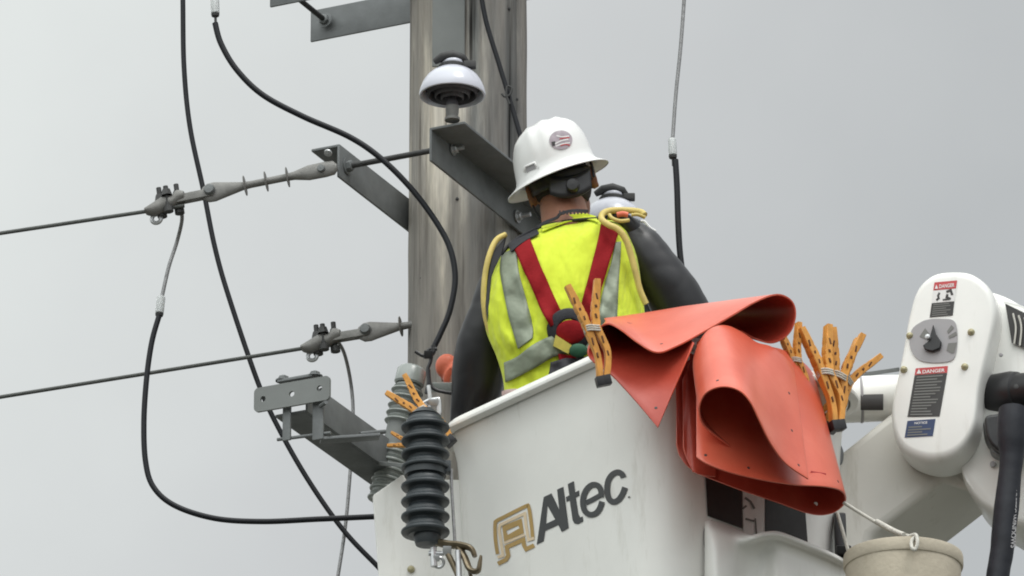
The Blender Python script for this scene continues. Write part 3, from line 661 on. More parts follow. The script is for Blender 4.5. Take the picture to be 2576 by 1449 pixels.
# head: rounded front plate blending back into a wider housing
FN = Vector((-.26, -1, 0)).normalized(); fc0 = P(2390, 900, -1.02)
def FP(u, v, off=0.0): return RP(u, v, fc0, FN) + FN * off
front = cr([(2404, 684), (2350, 692), (2310, 730), (2288, 800), (2274, 880), (2258, 960), (2244, 1030), (2247, 1090), (2270, 1138), (2320, 1163), (2372, 1164), (2420, 1140), (2455, 1080), (2468, 980), (2492, 880), (2508, 790), (2492, 728), (2450, 692)], 5, True)
cxy = (2380, 925)
def sc_ring(k, off, dx=0, dy=0, kx=None): return [FP(cxy[0] + (u - cxy[0]) * (kx or k) + dx, cxy[1] + (v - cxy[1]) * k + dy, off) for u, v in front]
g = MB(); g.loft([sc_ring(.90, .022), sc_ring(.945, .020), sc_ring(.975, .012), sc_ring(.993, 0), sc_ring(1.0, -.02), sc_ring(1.0, -.10), sc_ring(.99, -.115), sc_ring(.985, -.12)])
head = g.build('boom_head', M['white'], lift, smooth=60)
g = MB(); side = cr([(2420, 688), (2470, 700), (2530, 722), (2600, 770), (2700, 850), (2720, 1100), (2640, 1290), (2560, 1300), (2500, 1272), (2440, 1230), (2400, 1150), (2390, 900)], 4, True)
g.loft([[FP(u + (2450 - u) * kk, v + (960 - v) * kk, o) for u, v in side] for o, kk in ((-.075, .06), (-.085, .02), (-.11, 0), (-.34, 0), (-.38, .04))]); g.build('housing', M['white'], head, smooth=50)
def ob(u, v, off): return FP(u, v, -.072 + off)
g = MB()   # vent opening with fins on the housing
flatpoly(g, [(2517, 742), (2600, 782), (2600, 868), (2534, 842)], ob, .006); g.build('vent', M['dblack'], head, smooth=0)
for u0 in (2538, 2552, 2567, 2583):
    g = MB(); pts = cr([(u0, 770 + (u0 - 2538) * .35), (u0 + 7, 805), (u0 + 3, 846 + (u0 - 2538) * .3)], 4); g.tube([ob(u, v, .012) for u, v in pts], .0055, 8, flat=.5); g.build('fin', M['tan'], head)
g = MB(); ribb(g, cr([(2514, 740), (2560, 752), (2610, 775)], 4), 6, ob, .010); g.build('vent_lip', M['white'], head)
# dial panel
g = MB(); dp = cr([(2322, 818), (2345, 811), (2375, 810), (2402, 814), (2412, 835), (2412, 880), (2402, 912), (2370, 920), (2330, 918), (2306, 905), (2293, 875), (2298, 838)], 4, True)
g.prism([FP(u, v, .0235) for u, v in dp], FN * .002); g.build('dial', M['dgrey'], head, smooth=30)
g = MB(); g.prism([FP(u, v, .0265) for u, v in ((2354, 827), (2360, 850), (2375, 872), (2372, 888), (2352, 896), (2334, 892), (2328, 880), (2340, 872), (2344, 866))], FN * .012); g.build('pointer', M['black'], head, smooth=60, bevel=.003)
g = MB(); g.lathe([(.0001, .014), (.007, .012), (.008, 0)], FP(2342, 862, .0375), FN, 16); g.build('screw', M['steel_b'], head)
g = MB()
for pts in (((2332, 834), (2343, 848), (2334, 862), (2318, 855)), ((2398, 826), (2405, 833), (2391, 848), (2387, 842)), ((2410, 842), (2412, 852), (2393, 860), (2390, 854)), ((2390, 872), (2412, 870), (2406, 895), (2400, 898), (2386, 890))): flatpoly(g, pts, FP, .0268)
g.build('dial_mark', M['dline'], head, smooth=0)
for u, v in ((2293, 852), (2447, 843), (2278, 937), (2431, 930)):
    g = MB(); g.lathe([(.0001, .011), (.006, .010), (.0095, .005), (.0105, 0)], FP(u, v, .022), FN, 18); g.build('bolt', M['brass'], head, smooth=60)
# warning labels
def textmesh(s, mp, origin, xdir, ydir, size, mt, parent, name, off):
    cu = bpy.data.curves.new('t', 'FONT'); cu.body = s; cu.size = 1; cu.offset = .02; to = bpy.data.objects.new('t', cu); SC.collection.objects.link(to)
    dg = bpy.context.evaluated_depsgraph_get(); me = bpy.data.meshes.new_from_object(to.evaluated_get(dg)); bpy.data.objects.remove(to)
    wd = max(v.co.x for v in me.vertices) - min(v.co.x for v in me.vertices); x0 = min(v.co.x for v in me.vertices)
    for v in me.vertices:
        a, b = (v.co.x - x0) / wd, v.co.y; v.co = mp(origin[0] + xdir[0] * a + ydir[0] * b * size, origin[1] + xdir[1] * a + ydir[1] * b * size, off)
    me.name = name; o = bpy.data.objects.new(name, me); SC.collection.objects.link(o); me.materials.clear(); me.materials.append(mt); put(o, parent); return o
def label_quad(q, mt, parent, off=.0235, mp=FP): 
    g = MB(); flatpoly(g, q, mp, off); return g.build('warning_label', mt, parent, smooth=0)
def lines(q, n, mt, parent, off, inset=.12, rnd=1, mp=FP):
    g = MB(); (ax_, ay), (bx, by), (cx, cy), (dx, dy) = q     # tl, tr, br, bl
    for i in range(n):
        t0 = (i + .75) / (n + .5); w_ = .9 - .35 * random.random() * rnd
        for s0 in (0,):
            def pt(s, t): 
                x = (ax_ + (bx - ax_) * s) * (1 - t) + (dx + (cx - dx) * s) * t; y = (ay + (by - ay) * s) * (1 - t) + (dy + (cy - dy) * s) * t; return x, y
            h = .22 / n; flatpoly(g, [pt(inset, t0 - h), pt(w_, t0 - h), pt(w_, t0 + h), pt(inset, t0 + h)], mp, off)
    return g.build('small_print', mt, parent, smooth=0)
label_quad([(2355, 718), (2412, 713), (2409, 733), (2352, 738)], M['dred'], head)
textmesh('DANGER', FP, (2367, 733), (38, -4), (0.6, -13), 1, M['dwhite'], head, 'danger_lettering', .0245)
g = MB(); flatpoly(g, [(2356, 734.5), (2360, 724), (2364.5, 734)], FP, .0245); g.build('danger_lettering', M['dwhite'], head, smooth=0)
q = [(2352, 739), (2409, 734), (2405, 765), (2348, 770)]; label_quad(q, M['dwhite'], head)
g = MB()
ribb(g, [(2368, 744), (2364, 752), (2366, 758), (2360, 763)], 5, FP, .0245); ribb(g, [(2385, 742), (2396, 738), (2400, 750)], 6, FP, .0245); ribb(g, [(2388, 748), (2386, 756), (2396, 760)], 6, FP, .0247); ribb(g, [(2376, 762), (2392, 761)], 4, FP, .0245)
g.build('pictogram', M['dblack'], head, smooth=0)
q = [(2348, 771), (2405, 766), (2401, 801), (2343, 806)]; label_quad(q, M['dblack'], head); lines(q, 6, M['dline'], head, .0245, .08)
q = [(2308, 934), (2389, 928), (2387, 945), (2305, 951)]; label_quad(q, M['dred'], head); textmesh('DANGER', FP, (2325, 947), (56, -4), (0.6, -12), 1, M['dwhite'], head, 'danger_lettering', .0245)
g = MB(); flatpoly(g, [(2310, 948), (2316, 936), (2322, 947)], FP, .0245); g.build('danger_lettering', M['dwhite'], head, smooth=0)
q = [(2305, 952), (2387, 946), (2368, 1055), (2287, 1056)]; label_quad(q, M['dblack'], head); lines(q, 14, M['dline'], head, .0245, .08)
q = [(2287, 1066), (2358, 1061), (2351, 1104), (2280, 1108)]; label_quad(q, M['dblue'], head); textmesh('NOTICE', FP, (2305, 1075), (32, -2), (0.6, -8), 1, M['dwhite'], head, 'danger_lettering', .0245)
lines([(2285, 1078), (2356, 1074), (2351, 1104), (2280, 1108)], 4, M['dline'], head, .0246, .08)
# leveling cylinder between bucket and head
g = MB(); cyl = lambda u, v, y: P(u, v, y); a = P(2080, 1008, -.80); b = P(2300, 1000, -.80)
g.tube([a, P(2130, 1006, -.80), P(2240, 1001, -.80), b], 58 * PM(-.8), 40); cy = g.build('cylinder', M['white'], lift, smooth=60)
g = MB(); c = P(2166, 1005, -.80); d = (b - a).normalized(); g.lathe([(58.5 * PM(-.8), -.004), (60 * PM(-.8), 0), (58.5 * PM(-.8), .004)], c, d, 40); g.build('band', M['dgrey'], cy)
def CYL(u, v, off): 
    r = 58 * PM(-.8) + off; h = (1005 - v) * PM(-.8); h = max(-r * .98, min(r * .98, h)); y = -.8 - math.sqrt(r * r - h * h) * .98; return P(u, v, y)
g = MB(); V = g.grid([[CYL(u, v, .002) for u in (2165, 2190, 2222)] for v in [990 + 42 * i / 8 for i in range(9)]]); g.build('warning_label', M['dblack'], cy)
g = MB(); g.grid([[CYL(u, v, .002) for u in (2176, 2222)] for v in [962 + 26 * i / 6 for i in range(7)]]); g.build('warning_label', M['dwhite'], cy)
g = MB(); Lp, Rp = g.ribbon([(2186, 984), (2194, 974), (2204, 971), (2208, 982)], 6); g.grid([[CYL(p.x, p.y, .003) for p in Lp], [CYL(p.x, p.y, .003) for p in Rp]]); g.build('pictogram', M['dblack'], cy)
g = MB(); a = P(2130, 948, -.78); b = P(2262, 929, -.78); g.box((a + b) / 2, (b - a) / 2, FW * .02, UP * .006, .002); g.build('support_bar', M['steel'], lift)
# pivot knob and black boot at far right
g = MB(); c = P(2562, 985, -1.0); ax2 = Vector((.80, -.60, -.1)).normalized(); g.lathe([(.0001, -.1), (.050, -.1), (.058, -.08), (.060, -.02), (.056, .0), (.050, .004), (.050, .09), (.0001, .09)], c, ax2, 36); g.build('pivot_boot', M['black'], head)
g = MB(); g.lathe([(.0001, .004), (.007, .003), (.007, 0)], P(2556, 973, -1.09), Vector((0, -1, 0)), 12); g.build('pivot_hole', M['iron'], head)
g = MB(); q = cr([(2478, 1062), (2484, 1045), (2510, 1040), (2560, 1025), (2600, 1040), (2600, 1130), (2530, 1140), (2490, 1112)], 4, True); g.prism([P(u, v, -1.10) for u, v in q], Vector((0, .10, .02))); g.build('latch', M['black'], head, bevel=.008)
g = MB(); q = cr([(2492, 1102), (2512, 1098), (2530, 1130), (2524, 1150), (2498, 1138)], 4, True); g.prism([P(u, v, -1.06) for u, v in q], Vector((0, .06, .01))); g.build('latch', M['steel'], head, bevel=.006)
g = MB(); g.lathe([(.0001, .006), (.008, .005), (.009, 0)], P(2498, 1168, -.98), FN, 14); g.lathe([(.0001, .004), (.005, .003), (.006, 0)], P(2518, 893, -1.02), FN, 14); g.build('bolt', M['dgrey'], head)

# ------------------------------------------------------------------ black sheathed hose
g = MB(); pts = [(2548, 1030, 44), (2546, 1090, 47), (2545, 1150, 38), (2540, 1200, 36), (2534, 1260, 39), (2526, 1330, 38), (2520, 1390, 37), (2510, 1449, 36), (2498, 1560, 36), (2490, 1640, 36)]
q = cr(pts, 8); yh = -1.24
HP = [(P(u, v, yh), r * PM(yh) * (1 + .045 * noise.noise(Vector((0, 0, v * .03))))) for u, v, r in q]
g.tube([p for p, r in HP], [r for p, r in HP], 24, flat=.8)
hose = tag(g.build('sheathed_hose', M['nylon'], loc=tuple(HP[0][0])), 'thick black sheathed hose hanging at the right edge with grey lettering', 'hose')
def HS(u, v, off): return P(u, v, yh - .026 - off)
textmesh('ADPTEC WINDOWS', HS, (2546, 1228), (-3, 150), (17.5, 0), 1, M['dgrey'], hose, 'lettering', .006)

# ------------------------------------------------------------------ canvas tool bucket with rope
yt = -1.32; pmt = PM(yt); cb = P(2272, 1402, yt); rb = 149 * pmt
tb = thing('tool_bucket', cb - Z * .36, 'beige canvas tool bucket hanging by a white rope under the boom head', 'tool bucket')
g = MB(); prof = [(rb * .97, -.02), (rb, -.004), (rb * 1.0, .0)] 
outp = [(rb * .80, -.36), (rb * .86, -.25), (rb * .93, -.10), (rb * .97, -.032), (rb * .965, -.028)]
rings = []
for r_, h in outp:
    rings.append([cb + Z * h + Vector((math.cos(a), math.sin(a), 0)) * (r_ * (1 + .018 * math.sin(a * 5 + h * 9) * min(1, -h * 8))) for a in [2 * math.pi * k / 64 for k in range(64)]])
V = g.grid(rings, cu=True); g.cap(V[0]); g.build('body', M['canvas'], tb, smooth=60, solid=.004, off=-1)
g = MB(); g.lathe([(rb * .955, -.034), (rb * .985, -.034), (rb * 1.0, -.028), (rb * 1.0, -.004), (rb * .99, .002), (rb * .96, .002), (rb * .955, -.034)], cb, Z, 72); g.build('rim', M['canvas'], tb, smooth=50)
def rope(g, pts, r=.0058, n=8):
    q = [Vector(p) for p in cr(pts, n)]; g.tube(q, r, 10)
g = MB(); rope(g, [P(2122, 1264, yt + .02), P(2180, 1300, yt + .02), P(2240, 1334, yt), P(2290, 1350, yt - .12)], .0052); rope(g, [P(2205, 1312, yt), P(2250, 1336, yt - .04), P(2275, 1346, yt - .1)], .0075); g.build('rope', M['rope'], tb)
g = MB(); rope(g, [P(2290, 1348, yt - .15), P(2304, 1346, yt - .17), P(2308, 1366, yt - .18), P(2302, 1382, yt - .18), P(2294, 1378, yt - .18), P(2293, 1362, yt - .17), P(2300, 1352, yt - .165)], .0052); g.build('loop', M['rope'], tb)
g = MB(); rope(g, [P(2106, 1290, -1.2), P(2118, 1330, -1.2), P(2134, 1385, -1.2), P(2146, 1420, -1.2)], .0050); tag(g.build('rope', M['rope'], loc=tuple(P(2106, 1290, -1.2))), 'short white rope hanging below the orange blanket roll', 'rope')

# ------------------------------------------------------------------ worker
# torso: rows of (left uv, right uv, depth centre, half thickness), from the neck down to the hips
TR = [((1392, 556), (1480, 545), -.70, .055), ((1345, 580), (1522, 552), -.71, .075), ((1296, 604), (1560, 560), -.72, .092), ((1262, 632), (1584, 588), -.73, .108), ((1234, 685), (1604, 640), -.74, .118), ((1218, 750), (1614, 722), -.745, .124),
      ((1222, 830), (1624, 805), -.75, .120), ((1250, 900), (1630, 870), -.75, .112), ((1266, 960), (1622, 940), -.745, .106), ((1268, 1010), (1604, 990), -.74, .104), ((1262, 1100), (1596, 1090), -.74, .108), ((1258, 1160), (1592, 1150), -.74, .112)]
TRS = cr([(a[0], a[1], b[0], b[1], y, t) for a, b, y, t in TR], 5)
def trow(s):
    i = max(0, min(len(TRS) - 1.0001, s)); k = int(i); f = i - k; a, b = TRS[k], TRS[k + 1]; return [a[j] + (b[j] - a[j]) * f for j in range(6)]
def tpoint(s, ang, inset=0.0):
    ul, vl, ur, vr, y, t = trow(s); c, sn = math.cos(ang), math.sin(ang)
    c = math.copysign(abs(c) ** .82, c); sn = math.copysign(abs(sn) ** .82, sn)
    a = (c * (1 - inset * 2) + 1) / 2; u = ul + (ur - ul) * a; v = vl + (vr - vl) * a
    f = noise.noise(Vector((u * .012, v * .006, 3))) * .016 + noise.noise(Vector((u * .030 + v * .014, v * .010, 8))) * .014 + abs(noise.noise(Vector((u * .022 - v * .016, v * .008 + u * .004, 21)))) * -.034 * min(1, max(0, (v - 640) / 160))
    sp = -.012 * math.exp(-((u - 1420) / 60) ** 2)      # spine hollow
    return P(u, v, y - (sn * (t + sp * max(0, sn) - inset * .6)) + (f if inset == 0 and sn > 0 else 0) * abs(sn))
def TS(u, v, off=.004):
    """point on the back surface seen at pixel (u, v)"""
    lo, hi = 0, len(TRS) - 1.001
    for _ in range(28):
        s = (lo + hi) / 2; ul, vl, ur, vr, y, t = trow(s); a = (u - ul) / (ur - ul)
        if vl + (vr - vl) * a < v: lo = s
        else: hi = s
    ul, vl, ur, vr, y, t = trow(s); c = max(-.985, min(.985, 2 * (u - ul) / (ur - ul) - 1)); c = math.copysign(abs(c) ** (1 / .82), c)
    p = tpoint(s, math.acos(c)); return P(u, v, p.y - off)
person = thing('person', P(1420, 1150, -.74) - Z * .75, 'lineman seen from behind in white hard hat, yellow vest, red harness and dark sleeves', 'person')
# body: one continuous skin
g = MB()
g.loft([[tpoint(s, 2 * math.pi * k / 28, .03) for k in range(28)] for s in [2 + 2.2 * i for i in range(24)]])
neck = [P(1430, 600, -.70), P(1424, 560, -.69), P(1416, 520, -.675), P(1412, 490, -.665)]; g.tube(neck, [.078, .070, .066, .062], 24)
HC = P(1413, 468, -.66); hu = (UP * math.cos(R(17)) - RT * math.sin(R(17))); hu = (hu * math.cos(R(18)) + FW * math.sin(R(18))).normalized(); hr = (RT * math.cos(R(17)) + UP * math.sin(R(17))); hf = hu.cross(hr).normalized()   # hf points away from the camera: the face side
def H(x, y, z): return HC + hr * x + hf * y + hu * z
def ell(c, rx, ry, rz, ax=(hr, hf, hu), nu=24, nv=14):
    rows = []
    for i in range(nv + 1):
        a = math.pi * i / nv; a = min(max(a, .02), math.pi - .02)
        rows.append([c + ax[0] * (rx * math.sin(a) * math.cos(b)) + ax[1] * (ry * math.sin(a) * math.sin(b)) + ax[2] * (rz * math.cos(a)) for b in [2 * math.pi * k / nu for k in range(nu)]])
    g.loft(rows)
ell(H(0, .005, .015), .083, .100, .105); ell(H(0, .040, -.045), .066, .072, .078); ell(H(0, .092, -.082), .030, .026, .026)       # skull, jaw, chin
g.tube([H(0, .098, .012), H(0, .112, -.008), H(0, .126, -.028), H(0, .108, -.036)], [.009, .011, .016, .012], 12)            # nose
g.tube([H(-.045, .088, .024), H(0, .103, .030), H(.045, .088, .024)], [.010, .012, .010], 10); g.tube([H(-.024, .098, -.054), H(0, .107, -.053), H(.024, .098, -.054)], [.005, .008, .005], 10)   # brow, lips
for sx in (-1, 1):
    c = H(sx * .089, -.004, -.004); ell(c, .012, .022, .036); g.tube([c + hr * sx * .010 + hf * (.018 * math.sin(q)) * -1 + hu * (.031 * math.cos(q)) for q in [i * .35 for i in range(10)]], .0055, 8)
# arms
LARM = [((1292, 660), -.70, 44), ((1252, 750), -.68, 46), ((1212, 850), -.64, 46), ((1196, 965), -.58, 42)]
RARM = [((1572, 610), -.72, 44), ((1640, 670), -.72, 48), ((1700, 740), -.70, 46), ((1748, 830), -.64, 42)]
def armpts(AR, extra): return [P(*uv, y) for uv, y, r in AR] + extra
lx = [P(1160, 958, -.44), P(1152, 938, -.34)]; rx_ = [P(1720, 860, -.50), P(1650, 880, -.34)]
g.tube([Vector(p) for p in cr(armpts(LARM, lx), 5)], [.034, .042, .045, .042, .034, .027], 18); g.tube([Vector(p) for p in cr(armpts(RARM, rx_), 5)], [.048, .049, .046, .042, .034, .027], 18)
def hand(w_, d, up, side):
    """palm and five bent fingers; d forward, up back of hand, side thumb side"""
    k = 1.12; ell(w_ + d * .045, .042 * k, .050 * k, .019 * k, (side, d, up), 16, 10)
    for i, (s, ln) in enumerate(((.030, .068), (.010, .078), (-.011, .072), (-.030, .058))):
        b = w_ + d * .085 + side * s; g.tube([Vector(p) for p in cr([b - d * .02, b + d * ln * .42 - up * .006, b + d * ln * .72 - up * .028, b + d * ln * .70 - up * .052], 4)], [.0118, .0112, .0105, .0095, .008], 12)
    b = w_ + d * .028 + side * .036; g.tube([Vector(p) for p in cr([b - side * .008, b + side * .020 + d * .022 - up * .008, b + side * .020 + d * .050 - up * .024, b + side * .008 + d * .066 - up * .034], 4)], [.0145, .0130, .0118, .010], 12)
hd1 = (lx[1] - lx[0]).normalized(); hs1 = hd1.cross(Z).normalized(); hand(lx[1], hd1, hs1.cross(hd1).normalized(), hs1)
hd2 = (rx_[1] - rx_[0]).normalized(); hs2 = -hd2.cross(Z).normalized(); hand(rx_[1], hd2, Z.copy(), hs2)
# hips and legs inside the bucket
pc = P(1425, 1130, -.74)
for sx in (-1, 1):
    h0 = pc + RT * sx * .095; g.tube([Vector(p) for p in cr([h0 + Z * .05, h0 - Z * .12, h0 - Z * .42 - Vector((0, .02, 0)), h0 - Z * .78 + RT * .0], 5)], [.11, .095, .062, .048], 16)
body = g.build('body', M['skin'], person, smooth=180)
q = body.modifiers.new('skin', 'REMESH'); q.mode = 'VOXEL'; q.voxel_size = .0055; q.use_smooth_shade = True
q = body.modifiers.new('smooth', 'SMOOTH'); q.factor = .5; q.iterations = 3
# eyes and short hair
g = MB()
for sx in (-1, 1): ell(H(sx * .032, .094, .010), .012, .012, .011, nu=12, nv=8)
g.build('eye', M['dwhite'], person)
g = MB(); rows = []
for i in range(16):
    a = R(4 + 134 * i / 15); rows.append([])
    for k in range(32):
        b = 2 * math.pi * k / 32; fr = max(0, math.sin(b)); aa = a * (1 - .48 * fr); rows[-1].append(H(0, .005, .015) + hr * (.0865 * math.sin(aa) * math.cos(b)) + hf * (.1035 * math.sin(aa) * math.sin(b)) + hu * (.1085 * math.cos(aa)))
g.grid(rows, cu=True); g.build('hair', M['hair'], person, smooth=180, solid=.003)

# vest
g = MB(); S1 = 46
rows = [[tpoint(s, 2 * math.pi * k / 96) for k in range(96)] for s in [2.0 + (S1 - 2.0) * i / 70 for i in range(71)]]
g.grid(rows, cu=True); g.build('vest', M['vest'], person, smooth=180, solid=.003, off=-1)
def patch(name, quad_rows, mt, off=.005, parent=person, th=.003, nu=6, mp=None):
    """quad_rows: list of ((ul, vl), (ur, vr)); smooth strip laid on the back"""
    mp = mp or TS; rw = cr([(*a, *b) for a, b in quad_rows], 8); g = MB()
    g.grid([[mp(a + (c - a) * j / nu, b + (d - b) * j / nu, off) for j in range(nu + 1)] for a, b, c, d in rw]); return g.build(name, mt, parent, smooth=180, solid=th, off=0)
patch('reflective_stripe', [((1262, 640), (1300, 622)), ((1258, 680), (1302, 665)), ((1266, 730), (1312, 712)), ((1278, 790), (1328, 770)), ((1292, 840), (1340, 822)), ((1303, 878), (1340, 850))], M['refl'])
patch('reflective_stripe', [((1548, 610), (1562, 608)), ((1538, 660), (1560, 655)), ((1520, 720), (1556, 715)), ((1508, 780), (1553, 780)), ((1500, 860), (1552, 855)), ((1496, 930), (1550, 925))], M['refl'])
patch('reflective_stripe', [((1268, 912), (1272, 962)), ((1300, 898), (1308, 945)), ((1340, 868), (1352, 922)), ((1380, 848), (1392, 898)), ((1420, 842), (1432, 888)), ((1480, 838), (1490, 884)), ((1560, 835), (1570, 880))], M['refl'], .007)
# collar: yellow-green band with dark toothed edge, dark neck strap
patch('collar', [((1362, 568), (1364, 582)), ((1395, 552), (1400, 568)), ((1430, 541), (1436, 556)), ((1470, 537), (1478, 552)), ((1500, 545), (1505, 560))], M['vest'], .02)
g = MB()
for i, u in enumerate(range(1408, 1476, 9)): ribb(g, [(u, 530 - (u - 1408) * .03), (u + 1, 540 - (u - 1408) * .03)], 4, lambda a, b, o: P(a, b, -.79 - o), .006)
ribb(g, cr([(1352, 572), (1370, 560), (1400, 548), (1410, 538), (1440, 530), (1480, 531)], 4), 7, lambda a, b, o: P(a, b, -.784 - o)); g.build('zip', M['dark'], person, smooth=0, solid=.003)
# sleeve strap over the shoulders
g = MB(); q = [TS(u, v, .016) for u, v in cr([(1262, 640), (1285, 612), (1330, 585), (1375, 566), (1420, 557), (1470, 552), (1515, 549)], 6)]; g.tube(q, .0075, 10, flat=.6); g.build('shoulder_strap', M['dark'], person)
patch('shoulder_strap', [((1278, 616), (1286, 634)), ((1296, 602), (1304, 618)), ((1322, 588), (1328, 602)), ((1352, 576), (1356, 588))], M['dark'], .019)
# harness
patch('harness', [((1290, 618), (1332, 596)), ((1312, 668), (1352, 650)), ((1338, 725), (1376, 706)), ((1362, 782), (1400, 760)), ((1385, 822), (1420, 800))], M['red'], .012, th=.004)
patch('harness', [((1512, 560), (1560, 572)), ((1505, 600), (1548, 612)), ((1490, 660), (1530, 670)), ((1474, 722), (1510, 735)), ((1452, 800), (1490, 812))], M['red'], .012, th=.004)
g = MB(); c = TS(1432, 832, .02); g.lathe([(.034, -.012), (.060, -.010), (.064, 0), (.060, .008), (.036, .010), (.032, 0)], c, -FW, 36); g.build('back_pad', M['dark'], person, smooth=60)
g = MB(); c = TS(1436, 835, .026); ell(c, .042, .012, .034, (RT, FW, UP)); g.build('back_pad', M['red'], person)
g = MB(); g.prism([TS(1432, 832, .045) + RT * (u - 1432) * PM(-.8) - UP * (v - 832) * PM(-.8) for u, v in ((1398, 842), (1438, 868), (1430, 890), (1392, 870))], FW * .012); g.build('harness_tag', M['yel'], person)
g = MB(); ell(TS(1455, 882, .042), .026, .012, .02, (RT, FW, UP)); g.build('harness_tag', M['green'], person)
patch('harness', [((1405, 890), (1450, 895)), ((1408, 930), (1455, 935)), ((1410, 990), (1460, 995))], M['red'], .014, th=.004)
patch('belt', [((1385, 912), (1378, 960)), ((1410, 905), (1410, 955)), ((1460, 900), (1470, 950)), ((1560, 895), (1570, 945))], M['dark'], .022, th=.01)
patch('shirt_hem', [((1262, 985), (1266, 1040)), ((1275, 980), (1290, 1035)), ((1300, 978), (1320, 1030))], M['shirt'], .004)

# sleeves
def crease(g):
    g.bm.normal_update()
    for v in g.bm.verts:
        p = v.co; f = abs(noise.noise(Vector((p.x * 9 + p.z * 4, p.y * 7, p.z * 13 - p.x * 6)))) ; f2 = noise.noise(p * 26)
        v.co = p + v.normal * (-.0016 * max(0, .35 - f) / .35 + .0005 * f2)
g = MB(); q = [(*P(*uv, y), r * PM(y)) for uv, y, r in (((1268, 652), -.70, 30), ((1243, 720), -.69, 42), ((1228, 790), -.67, 52), ((1213, 860), -.64, 63), ((1205, 930), -.60, 68), ((1198, 985), -.57, 63), ((1188, 1040), -.53, 55), ((1180, 1110), -.50, 50))]
q = cr(q, 14); g.tube([Vector(p[:3]) for p in q], [p[3] * (1 + .02 * noise.noise(Vector(p[:3]) * 9)) for p in q], 56); crease(g); g.build('rubber_sleeve', M['sleeve'], person, smooth=180)
g = MB(); q = [(*P(*uv, y), r * PM(y)) for uv, y, r in (((1585, 584), -.72, 38), ((1612, 622), -.72, 56), ((1650, 680), -.71, 64), ((1692, 740), -.69, 68), ((1728, 810), -.66, 70), ((1740, 870), -.62, 68), ((1715, 925), -.54, 62))]
q = cr(q, 14); g.tube([Vector(p[:3]) for p in q], [p[3] * (1 + .02 * noise.noise(Vector(p[:3]) * 9)) for p in q], 56); crease(g); g.build('rubber_sleeve', M['sleeve'], person, smooth=180)
# pale yellow sleeve edges
def edge(pts, r, mt=M['trim'], nm='sleeve_edge'):
    g = MB(); q = cr(pts, 8); g.tube([P(u, v, y) for u, v, y in q], r, 12); return g.build(nm, mt, person)
edge([(1272, 590, -.80), (1248, 605, -.81), (1230, 645, -.82), (1219, 700, -.815), (1217, 760, -.805), (1226, 815, -.79), (1245, 860, -.775), (1262, 890, -.76)], .0082)
patch('sleeve_flap', [((1236, 640), (1275, 592)), ((1226, 700), (1262, 640)), ((1222, 760), (1240, 680)), ((1226, 810), (1232, 740))], M['sleeve'], .012, mp=lambda u, v, o: P(u, v, -.80 + .0003 * (u - 1217) - o))
edge([(1622, 541, -.80), (1610, 533, -.79), (1575, 529, -.78), (1535, 530, -.80), (1516, 538, -.83), (1514, 552, -.85), (1530, 565, -.86), (1556, 578, -.865), (1575, 605, -.86), (1588, 645, -.85), (1600, 690, -.84), (1610, 730, -.83), (1625, 765, -.82)], .0092)
edge([(1533, 540, -.83), (1540, 549, -.84), (1560, 556, -.84), (1582, 554, -.83)], .0055); edge([(1588, 541, -.82), (1604, 540, -.82), (1622, 547, -.81)], .005)
edge([(1552, 541, -.81), (1566, 538, -.81), (1580, 541, -.81)], .008, M['glove'], 'strap_button')
g = MB(); q = [(*P(*uv, y), r * PM(y)) for uv, y, r in (((1530, 546), -.78, 8), ((1560, 545), -.77, 14), ((1588, 572), -.75, 24), ((1600, 600), -.73, 26))]; q = cr(q, 5); g.tube([Vector(p[:3]) for p in q], [p[3] for p in q], 20); g.build('sleeve_shoulder', M['sleeve'], person, smooth=180)
g = MB(); q = [P(u, v, -.70) for u, v in cr([(1612, 556), (1622, 558), (1634, 572), (1650, 582)], 4)]; g.tube(q, .0042, 8); g.build('sleeve_clip', M['dwhite'], person)
# orange rubber gloves over the hands
def glove(w0, w1, d, up, side, lumps):
    global g
    g = MB(); g.tube([Vector(p) for p in cr([w0, (w0 + w1) / 2, w1, w1 + d * .04], 4)], [.052, .046, .040, .038], 20); hand(w1 + d * .01, d, up, side)
    for c_, r_ in lumps: ell(c_, r_, r_ * .9, r_ * 1.1, (RT, FW, UP))
    o = g.build('glove', M['glove'], person, smooth=180); q = o.modifiers.new('skin', 'REMESH'); q.mode = 'VOXEL'; q.voxel_size = .006; q.use_smooth_shade = True; q = o.modifiers.new('smooth', 'SMOOTH'); q.iterations = 6
glove(lx[0], lx[1], hd1, hs1.cross(hd1).normalized(), hs1, [(P(1124, 922, -.42), .034)])
glove(rx_[0], rx_[1], hd2, Z.copy(), hs2, [])
g = MB(); a = P(1100, 968, -.46); g.box(P(1115, 974, -.46), RT * .034, FW * .02, UP * .014, .005); tag(g.build('clamp_block', M['porcg'], loc=tuple(a)), 'grey block clamp gripped just below the orange glove', 'clamp')

